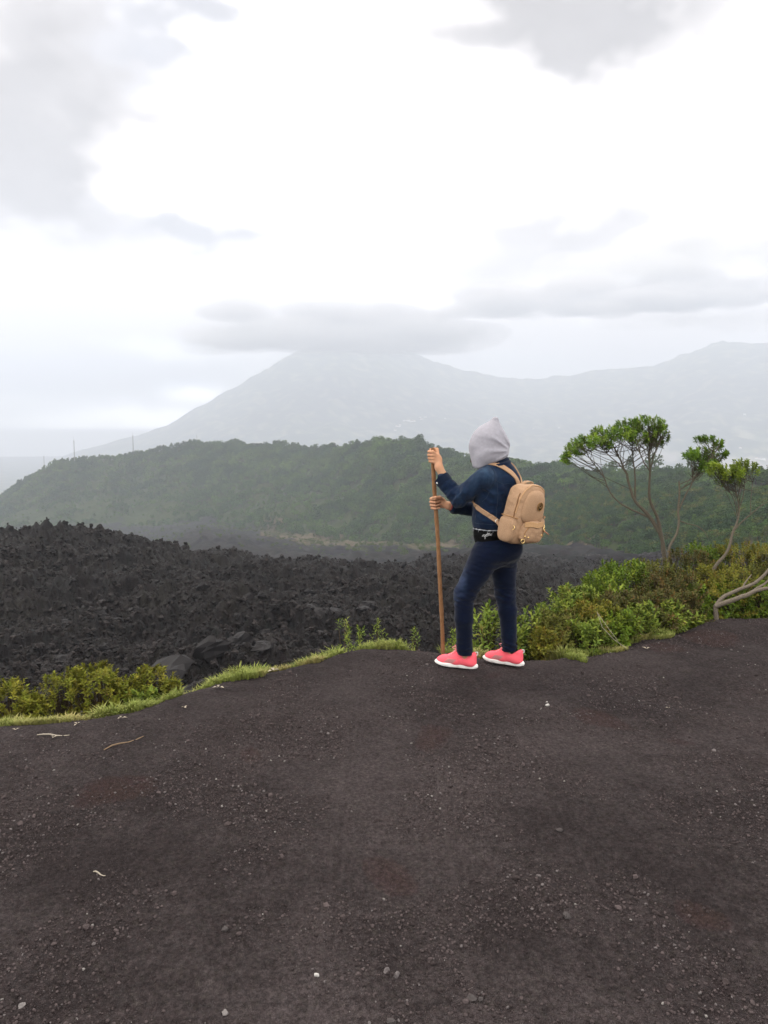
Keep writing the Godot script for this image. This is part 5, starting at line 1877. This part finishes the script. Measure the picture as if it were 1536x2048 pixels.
func shoe(person: Node3D, heel: Vector3, toe: Vector3, mirror: float) -> void:
	var x := (toe - heel).normalized()
	var len_ := (toe - heel).length()
	var z := x.cross(Vector3.UP).normalized()
	var f := Field.new(Vector3(-0.02, 0.0, -0.06), Vector3(0.30, 0.15, 0.06), 0.0045)
	f.cap(Vector3(0.034, 0.040, 0), Vector3(0.030, 0.088, 0), 0.031, 0.028, 0.02)
	f.cap(Vector3(0.06, 0.055, 0), Vector3(0.105, 0.068, 0), 0.036, 0.030, 0.02)
	f.cap(Vector3(0.05, 0.045, 0), Vector3(0.14, 0.042, 0.002), 0.033, 0.036, 0.02)
	f.cap(Vector3(0.14, 0.042, 0.002), Vector3(0.215, 0.032, 0.004), 0.037, 0.034, 0.02)
	f.cap(Vector3(0.215, 0.030, 0.004), Vector3(0.240, 0.028, 0.002), 0.032, 0.026, 0.02)
	f.cap(Vector3(0.16, 0.060, 0), Vector3(0.105, 0.098, 0), 0.024, 0.021, 0.03)
	f.cap(Vector3(0.110, 0.098, 0), Vector3(0.098, 0.130, 0), 0.017, 0.010, 0.012)
	f.ell(Vector3(0.055, 0.122, 0), Basis.from_scale(Vector3(0.036, 0.040, 0.027)), 0.008, true)
	f.cut(Vector3(0, 0.014, 0), Vector3(0, -1, 0))
	var up := MB.new()
	f.build(up, func(p: Vector3) -> Color:
		var c := Color(0.80, 0.115, 0.145)
		var t := nz3.get_noise_3dv(p * 3000.0) * 0.06
		# knitted grey panel let into the side, with stripes
		var side := clampf((absf(p.z) - 0.022) / 0.006, 0.0, 1.0)
		var zone := clampf((0.035 - absf(p.x - 0.165 + (p.y - 0.04) * 0.9)) / 0.010, 0.0, 1.0) * clampf((0.062 - p.y) / 0.008, 0.0, 1.0) * clampf((p.y - 0.024) / 0.005, 0.0, 1.0)
		var stripe := 0.6 + 0.4 * sin((p.x + p.y * 0.9) * 420.0)
		c = c.lerp(Color(0.36, 0.20, 0.19), side * zone * (0.5 + 0.5 * stripe))
		return Color(c.r * (1 + t), c.g * (1 + t), c.b * (1 + t)))
	var o := put("shoe", up.mesh(mat(Color.WHITE, 0.75, true)), person)
	o.basis = Basis(x * len_ / 0.272, Vector3.UP, z)
	o.position = heel - STAND
	# sole with a tread cut by flex grooves
	var so := MB.new()
	var n := 44
	var rings: Array = []
	for lay in [[0.0005, 0.93], [0.004, 1.0], [0.012, 1.02], [0.020, 0.99], [0.025, 0.93]]:
		var r: Array = []
		for k in n:
			var a := TAU * k / n
			var px := 0.136 + 0.140 * cos(a)
			var t := clampf(px / 0.276, 0.0, 1.0)
			var w := 0.030 + 0.014 * smoothstep(0.35, 0.72, t)
			var sgn := signf(sin(a))
			var edge := pow(absf(sin(a)), 0.55)
			var spring := 0.012 * pow(clampf((t - 0.72) / 0.28, 0, 1), 2.0) + 0.003 * pow(clampf((0.12 - t) / 0.12, 0, 1), 2.0)
			var groove := (0.0022 if (k % 4 == 0 and lay[0] < 0.006) else 0.0)
			r.append(Vector3(0.136 + (px - 0.136) * lay[1], lay[0] * lerpf(1.25, 0.85, t) + spring, sgn * edge * (w * lay[1] - groove) + 0.003))
		rings.append(r)
	for a in rings.size() - 1:
		for k in n:
			so.quad(rings[a][k], rings[a + 1][k], rings[a + 1][(k + 1) % n], rings[a][(k + 1) % n], Color(0.66, 0.64, 0.61))
	for e in [0, rings.size() - 1]:
		var ctr := Vector3(0.136, rings[e][10].y, 0.003)
		for k in n:
			if e == 0:
				so.tri(ctr, rings[e][k], rings[e][(k + 1) % n], Color(0.10, 0.09, 0.09))
			else:
				so.tri(ctr, rings[e][(k + 1) % n], rings[e][k], Color(0.66, 0.64, 0.61))
	put("sole", so.mesh(mat(Color.WHITE, 0.7, true)), o)
	# laces crossing the tongue, and a bow
	var la := MB.new()
	var lc := Color(0.82, 0.30, 0.31)
	for k in 5:
		var t := k / 4.0
		var c := Vector3(lerpf(0.172, 0.118, t), lerpf(0.083, 0.121, t), 0)
		la.tube([c + Vector3(0.006, -0.010, -0.022), c + Vector3(0, 0.0, -0.008), c + Vector3(-0.002, 0.001, 0.008), c + Vector3(-0.008, -0.008, 0.022)], [0.0028], 6, lc)
	var kn := Vector3(0.122, 0.126, 0)
	for s in [-1.0, 1.0]:
		la.tube([kn, kn + Vector3(0.016, 0.012, 0.014 * s), kn + Vector3(0.032, 0.006, 0.026 * s), kn + Vector3(0.024, -0.004, 0.020 * s), kn], [0.0026], 6, lc)
		la.tube([kn, kn + Vector3(0.012, -0.006, 0.012 * s), kn + Vector3(0.026, -0.024, 0.024 * s)], [0.0024], 6, lc)
	put("laces", la.mesh(mat(Color.WHITE, 0.8, true)), o)
	var sk := MB.new()
	sk.tube([Vector3(0.068, 0.055, 0), Vector3(0.070, 0.095, 0), Vector3(0.076, 0.150, 0)], [0.028, 0.029, 0.030], 16, Color(0.008, 0.008, 0.009))
	put("sock", sk.mesh(mat(Color.WHITE, 0.9, true)), o)
	var tab := MB.new()
	tab.tube([Vector3(0.010, 0.085, 0), Vector3(-0.006, 0.098, 0), Vector3(-0.004, 0.112, 0), Vector3(0.008, 0.110, 0)], [0.0035], 6, Color(0.62, 0.60, 0.58))
	put("heel_loop", tab.mesh(mat(Color.WHITE, 0.8, true)), o)

# ---------------------------------------------------------------- backpack
func build_backpack() -> void:
	var a := deg_to_rad(49.0)
	var n0 := Vector3(cos(a), 0, sin(a))
	var r0 := Vector3(sin(a), 0, -cos(a))
	var tilt := deg_to_rad(9.0)
	var up := (Vector3.UP * cos(tilt) + n0 * sin(tilt)).normalized()
	var n := r0.cross(up).normalized()
	if n.dot(n0) < 0.0:
		n = -n
	var roll := deg_to_rad(-4.0)
	var bs := Basis(r0, up, n)
	var root := base("backpack", Vector3(0.872, 1.028, -4.850))
	root.basis = bs.orthonormalized() * Basis(Vector3(0, 0, 1), roll) * Basis.from_scale(Vector3(1.08, 1.07, 1.05))
	tag(root, "small tan leather backpack with gold rings worn on the hiker's back", "backpack")
	var tan_ := Color(0.385, 0.245, 0.15)
	var leather := mat(Color.WHITE, 0.5, true)
	grain(leather, noise_tex(0.06, 256, Color(0.84, 0.82, 0.8), Color(1, 1, 1), 71, 5, 0.6), 7.0)
	var paint := func(p: Vector3) -> Color:
		var t := 1.0 + nz2.get_noise_3dv(p * 800.0) * 0.10
		return Color(tan_.r * t, tan_.g * t, tan_.b * t)
	var f := Field.new(Vector3(-0.20, -0.22, -0.11), Vector3(0.20, 0.22, 0.13), 0.006)
	f.slab(Vector3(0, -0.005, -0.01), Basis.IDENTITY, Vector3(0.125, 0.175, 0.066), 0.01, 0.17, 4.6)
	f.wrinkle(func(p: Vector3) -> float:
		return nz1.get_noise_3d(p.x * 500.0, p.y * 700.0, p.z * 500.0) * 0.006 + nz3.get_noise_3d(p.x * 900.0, p.y * 900.0, p.z * 900.0) * 0.0025)
	var body := MB.new()
	f.build(body, paint)
	put("body", body.mesh(leather), root)
	# upper front panel under its arched zip
	var pf := Field.new(Vector3(-0.14, -0.06, 0.0), Vector3(0.14, 0.19, 0.11), 0.006)
	pf.slab(Vector3(0, 0.045, 0.045), Basis.IDENTITY, Vector3(0.094, 0.098, 0.033), 0.006, 0.14, 2.9)
	var panel := MB.new()
	pf.build(panel, paint)
	put("front_panel", panel.mesh(leather), root)
	# lower front pocket
	var lf := Field.new(Vector3(-0.15, -0.20, 0.0), Vector3(0.15, 0.0, 0.14), 0.006)
	lf.slab(Vector3(0.005, -0.096, 0.060), Basis.IDENTITY, Vector3(0.092, 0.064, 0.040), 0.006, 0.10, 3.2)
	lf.wrinkle(func(p: Vector3) -> float:
		return nz1.get_noise_3d(p.x * 700.0, p.y * 700.0, p.z * 500.0) * 0.006)
	var pocket := MB.new()
	lf.build(pocket, paint)
	var pk := put("front_pocket", pocket.mesh(leather), root)
	# piping and zips
	var dark := Color(0.20, 0.105, 0.05)
	var gold := Color(0.78, 0.56, 0.25)
	var metal := mat(Color.WHITE, 0.25, true)
	metal.metallic = 1.0
	var arc: Array = []
	var arc2: Array = []
	for k in 25:
		var t := lerpf(-0.18, PI + 0.18, k / 24.0)
		arc.append(Vector3(cos(t) * 0.096 * (1.0 - 0.08 * sin(t)), 0.030 + sin(t) * 0.112, 0.042 - 0.006 * sin(t)))
		arc2.append(f.onto(Vector3(cos(t) * 0.117 * (1.0 - 0.14 * sin(t)), 0.030 + sin(t) * 0.138, 0.030), 0.001))
	var zip := MB.new()
	zip.tube(arc, [0.0042], 6, dark)
	put("zip", zip.mesh(leather), root)
	var pip := MB.new()
	pip.tube(arc2, [0.0040], 6, Color(0.46, 0.28, 0.15))
	put("piping", pip.mesh(leather), root)
	var pipl := MB.new()
	var arc3: Array = []
	for k in 21:
		var t := lerpf(-0.35, PI + 0.35, k / 20.0)
		arc3.append(lf.onto(Vector3(0.005 + cos(t) * 0.086, -0.105 + sin(t) * 0.058, 0.092), 0.001))
	pipl.tube(arc3, [0.0036], 6, Color(0.30, 0.165, 0.08))
	put("piping", pipl.mesh(leather), pk)
	# flap over the pocket
	var flap := MB.new()
	var fp: Array = []
	var fn: Array = []
	for k in 13:
		var t := k / 12.0
		fp.append(lf.onto(Vector3(lerpf(-0.088, 0.098, t), -0.047 - 0.012 * sin(t * PI), 0.082), 0.005))
		fn.append(Vector3(lerpf(-0.4, 0.4, t), 0.25, 1))
	flap.strap(fp, fn, 0.030, 0.007, Color(0.42, 0.255, 0.13))
	put("flap", flap.mesh(leather), pk)
	# side pockets
	for s in [-1.0, 1.0]:
		var sf := Field.new(Vector3(-0.19, -0.19, -0.09), Vector3(-0.07, 0.03, 0.09), 0.006)
		sf.slab(Vector3(-0.128, -0.090, -0.006), Basis.IDENTITY, Vector3(0.030, 0.078, 0.055), 0.006, 0.0, 3.2)
		sf.cut(Vector3(-0.13, -0.022, 0), Vector3(-0.25, 1, 0.0).normalized(), 0.008)
		var sm := MB.new()
		sf.build(sm, paint)
		if s > 0:
			for k in sm.v.size():
				sm.v[k].x = -sm.v[k].x
				sm.n[k].x = -sm.n[k].x
			for k in range(0, sm.i.size(), 3):
				var w := sm.i[k]
				sm.i[k] = sm.i[k + 1]
				sm.i[k + 1] = w
		var sp := put("side_pocket", sm.mesh(leather), root)
		var edge := MB.new()
		edge.tube([Vector3(0.118 * s, -0.022, 0.052), Vector3(0.146 * s, -0.016, 0.038), Vector3(0.157 * s, -0.014, 0.0), Vector3(0.148 * s, -0.016, -0.045)], [0.0035], 6, Color(0.30, 0.165, 0.08))
		put("piping", edge.mesh(leather), sp)
		# zip down the side with its pull and ring
		var zs: Array = []
		for k in 9:
			zs.append(f.onto(Vector3(0.118 * s, lerpf(0.125, -0.03, k / 8.0), 0.022), 0.001))
		var sz := MB.new()
		sz.tube(zs, [0.0036], 6, dark)
		put("zip", sz.mesh(leather), root)
		var pull := MB.new()
		var z0: Vector3 = zs[8]
		pull.strap([z0 + Vector3(0.004 * s, 0.012, 0.004), z0 + Vector3(0.010 * s, -0.012, 0.012), z0 + Vector3(0.012 * s, -0.035, 0.016)], [Vector3(s, 0, 0.4), Vector3(s, 0, 0.4), Vector3(s, 0, 0.4)], 0.010, 0.003, tan_)
		put("zip_pull", pull.mesh(leather), root)
		var ringm := MB.new()
		ringm.ring(z0 + Vector3(0.014 * s, -0.045, 0.020), Vector3(s, 0.1, 0.5), 0.012, 0.0024, gold)
		put("ring", ringm.mesh(metal), root)
	# rings, rivets and emblem
	for e in [Vector3(-0.080, -0.145, 0.085), Vector3(0.085, -0.075, 0.095)]:
		var rm := MB.new()
		var p := lf.onto(e, 0.006)
		rm.ring(p, Vector3(e.x * 4.0, 0.1, 1), 0.0115, 0.0026, gold)
		put("ring", rm.mesh(metal), pk)
	for e in [Vector3(-0.055, -0.120, 0.10), Vector3(0.070, -0.110, 0.10), Vector3(-0.075, -0.115, 0.09)]:
		var rv := MB.new()
		var p := lf.onto(e, 0.001)
		var g := lf.slope(p)
		rv.ellipsoid(p, Basis.from_scale(Vector3.ONE * 0.0052), 10, 6, gold)
		put("rivet", rv.mesh(metal), pk)
	var tas := MB.new()
	var tp := lf.onto(Vector3(0.085, -0.085, 0.095), 0.008)
	tas.strap([tp, tp + Vector3(0.016, -0.010, 0.012), tp + Vector3(0.03, -0.018, 0.014)], [Vector3(0, 1, 0.3), Vector3(0, 1, 0.3), Vector3(0, 1, 0.3)], 0.012, 0.004, Color(0.36, 0.14, 0.08))
	put("zip_pull", tas.mesh(leather), pk)
	var ec := pf.onto(Vector3(0.024, 0.055, 0.09), 0.002)
	var en := pf.slope(ec)
	var em := MB.new()
	var ex := en.cross(Vector3.UP).normalized()
	var ey := ex.cross(en).normalized()
	em.ellipsoid(ec, Basis(ex * 0.024, ey * 0.024, en * 0.003), 20, 8, Color(0.16, 0.075, 0.035))
	var emb := put("emblem", em.mesh(leather), root)
	var er := MB.new()
	er.ring(ec + en * 0.002, en, 0.0235, 0.0028, Color(0.30, 0.17, 0.07), 24, 6)
	er.ring(ec + en * 0.003 + ey * 0.003, en, 0.010, 0.002, Color(0.38, 0.22, 0.10), 16, 5)
	er.tube([ec + en * 0.003 - ey * 0.010 - ex * 0.007, ec + en * 0.0035 - ey * 0.004, ec + en * 0.003 - ey * 0.010 + ex * 0.007], [0.0016], 5, Color(0.38, 0.22, 0.10))
	put("rim", er.mesh(leather), emb)
	# carrying handle and strap anchor at the top
	var hd := MB.new()
	hd.strap([Vector3(-0.045, 0.165, -0.02), Vector3(-0.03, 0.180, -0.018), Vector3(0.0, 0.184, -0.015), Vector3(0.03, 0.180, -0.018), Vector3(0.045, 0.165, -0.02)], [Vector3(-1, 0.6, 0), Vector3(-0.6, 1, 0), Vector3(0, 1, 0), Vector3(0.6, 1, 0), Vector3(1, 0.6, 0)], 0.022, 0.006, tan_)
	put("handle", hd.mesh(leather), root)
	# shoulder straps follow the jacket
	var inv := root.transform.affine_inverse()
	var paths := [
		[Vector3(0.845, 1.195, -4.895), Vector3(0.815, 1.245, -4.90), Vector3(0.775, 1.29, -4.895), Vector3(0.715, 1.322, -4.905), Vector3(0.655, 1.318, -4.92), Vector3(0.60, 1.28, -4.97), Vector3(0.56, 1.20, -5.0), Vector3(0.555, 1.10, -4.96), Vector3(0.585, 1.06, -4.90), Vector3(0.65, 1.015, -4.86), Vector3(0.705, 0.975, -4.845)],
		[Vector3(0.862, 1.20, -4.91), Vector3(0.855, 1.26, -4.98), Vector3(0.83, 1.32, -5.04), Vector3(0.78, 1.345, -5.09), Vector3(0.71, 1.30, -5.13), Vector3(0.65, 1.22, -5.15), Vector3(0.62, 1.12, -5.14), Vector3(0.66, 1.03, -5.16), Vector3(0.75, 0.97, -5.13), Vector3(0.85, 0.95, -5.06)]]
	for k in 2:
		var raw: Array = []
		var src: Array = paths[k]
		for q in src.size() - 1:
			for t in 4:
				raw.append((src[q] as Vector3).cubic_interpolate(src[q + 1], src[maxi(q - 1, 0)], src[mini(q + 2, src.size() - 1)], t / 4.0))
		raw.append(src[src.size() - 1])
		var pts: Array = []
		var nors: Array = []
		for q in raw.size():
			var p: Vector3 = raw[q] - STAND
			var g := jacket_field.slope(p)
			if q > 2:
				p = jacket_field.onto(p, 0.006)
				g = jacket_field.slope(p)
			elif q > 0:
				p = p.lerp(jacket_field.onto(p, 0.008), 0.5)
			pts.append(inv * (p + STAND))
			nors.append(inv.basis * g)
		# smooth the path a little
		for it in 2:
			for q in range(1, pts.size() - 1):
				pts[q] = pts[q] * 0.5 + (pts[q - 1] + pts[q + 1]) * 0.25
		var sm := MB.new()
		sm.strap(pts, nors, 0.028, 0.006, tan_)
		put("strap", sm.mesh(leather), root)
		var bk := MB.new()
		var last: Vector3 = pts[pts.size() - 1]
		var ax: Vector3 = nors[nors.size() - 1]
		bk.ring(last, ax, 0.014, 0.0026, Color(0.7, 0.68, 0.62), 16, 6)
		put("buckle", bk.mesh(metal), root)
		var low := MB.new()
		var sd := -1.0 if k == 0 else 1.0
		low.strap([last, last.lerp(Vector3(0.125 * sd, -0.10, -0.05), 0.5), Vector3(0.125 * sd, -0.10, -0.05)], [ax, ax, Vector3(sd, 0, 0)], 0.024, 0.005, tan_)
		put("strap_anchor", low.mesh(leather), root)

# ---------------------------------------------------------------- bits on the sand
func build_debris() -> void:
	var pale := mat(lin(0.26, 0.225, 0.18), 0.8)
	for e in [[Vector3(-1.76, 0, -3.86), Vector3(-1.60, 0, -3.87), 0.004, "short pale straight twig lying on the sand at left"], [Vector3(-1.35, 0, -3.66), Vector3(-1.22, 0, -3.86), 0.004, "thin brown twig lying aslant right of the pale one"], [Vector3(-1.02, 0, -2.62), Vector3(-0.97, 0, -2.60), 0.003, "tiny pale straw bit low on the left sand"], [Vector3(1.58, 0, -4.28), Vector3(1.61, 0, -4.30), 0.002, "tiny straw bit on the sand right of the hiker"]]:
		var mb := MB.new()
		var pts: Array = []
		for k in 6:
			var p: Vector3 = e[0].lerp(e[1], k / 5.0)
			p.y = sand_y(p.x, p.z) + e[2] * 0.9 + 0.004 * sin(k * 1.3)
			pts.append(p - e[0])
		mb.tube(pts, [e[2] * 0.7, e[2], e[2], e[2] * 0.9, e[2] * 0.8, e[2] * 0.5], 6, Color.WHITE)
		var o := put("twig", mb.mesh(pale if e[3].find("brown") < 0 else mat(lin(0.16, 0.11, 0.07), 0.85)))
		o.position = e[0]
		tag(o, e[3], "twig", "dry bits on the sand")
	# long pale dead stem leaning out of the thicket
	for e in [[[Vector3(1.53, 0.24, -5.56), Vector3(1.555, 0.14, -5.50), Vector3(1.62, 0.07, -5.44), Vector3(1.70, 0.015, -5.40)], 0.0019, "pale bent dead stem leaning out of the thicket onto the sand"], [[Vector3(1.545, 0.22, -5.58), Vector3(1.60, 0.13, -5.50), Vector3(1.66, 0.05, -5.47)], 0.0018, "thinner dead stem just behind the pale bent one"]]:
		var mb := MB.new()
		var src: Array = e[0]
		var o0: Vector3 = src[src.size() - 1]
		var pts: Array = []
		for p in src:
			pts.append(p - o0)
		mb.tube(pts, [e[1]], 6, Color.WHITE)
		var o := put("dead_stem", mb.mesh(mat(lin(0.22, 0.19, 0.15), 0.8)))
		o.position = o0
		tag(o, e[2], "twig", "dead stems in the thicket")
	# dry curled leaves
	var lm := mat(Color.WHITE, 0.8, true)
	var k := 0
	for e in [[-1.42, -4.12, 0.035, "pale curled dry leaf below the left shrubs"], [-1.62, -4.02, 0.03, "small whitish scrap on the sand below the left shrubs"], [-1.90, -3.93, 0.025, "pale scrap on the sand near the left edge"], [-1.12, -4.28, 0.03, "dry leaf lying under the grassy bend"], [-1.0, -4.62, 0.05, "brown dry leaf at the grass edge on the left"], [-0.72, -5.02, 0.06, "bunch of dry leaf on the sand below the middle grass"], [1.86, -5.45, 0.04, "dry leaf at the sand edge under the thicket"], [-1.66, -3.82, 0.025, "pale flat chip beside the short pale twig"]]:
		var mb := MB.new()
		for q in 3:
			var ang := k * 1.7 + q * 2.0
			mb.leaf(Vector3(0, 0.003 + 0.002 * q, 0), Vector3(cos(ang), 0.25, sin(ang)), Vector3.UP, e[2] * (1.0 - 0.2 * q), e[2] * 0.4, Color(0.27, 0.23, 0.18) * (1.0 - 0.15 * q), 0.1)
		var o := put("dry_leaf", mb.mesh(lm))
		o.position = Vector3(e[0], sand_y(e[0], e[1]) + 0.003, e[1])
		tag(o, e[3], "leaf", "dry bits on the sand")
		k += 1
	# single stones large enough to tell apart
	var meshes := [rock_mesh(801, 0.2), rock_mesh(802, 0.2), rock_mesh(803, 0.22)]
	k = 0
	for e in [[0.915, -4.28, 0.011, 1, "white pebble on the sand right of and below the shoes"], [0.925, -4.34, 0.006, 1, "tiny pale chip just above the white pebble"], [0.236, -1.98, 0.012, 0, "larger of two dark stones side by side at the bottom"], [0.262, -1.985, 0.008, 0, "smaller of two dark stones side by side at the bottom"], [0.58, -2.36, 0.013, 0, "lumpy dark stone low in the right half of the sand"], [0.68, -2.90, 0.012, 0, "dark stone right of centre on the sand"], [-0.42, -1.93, 0.009, 2, "grey stone near the bottom left of centre"], [-0.49, -2.28, 0.010, 0, "dark pebble in the left half of the sand"], [-0.98, -1.98, 0.009, 2, "grey pebble at the bottom left"], [-0.19, -2.08, 0.007, 1, "small white pebble in the lower left quarter"], [0.02, -1.90, 0.012, 0, "dark stone at the bottom edge left of the pair"]]:
		var o := put("pebble", meshes[k % 3])
		o.material_override = mat([lin(0.05, 0.043, 0.042), lin(0.33, 0.31, 0.29), lin(0.14, 0.125, 0.12)][e[3]], 0.85)
		o.position = Vector3(e[0], sand_y(e[0], e[1]) + e[2] * 0.35, e[1])
		o.basis = Basis(Vector3.UP, k * 1.3) * Basis.from_scale(Vector3(1.25, 0.75, 1.0) * e[2])
		tag(o, e[4], "stone", "single stones on the sand")
		k += 1
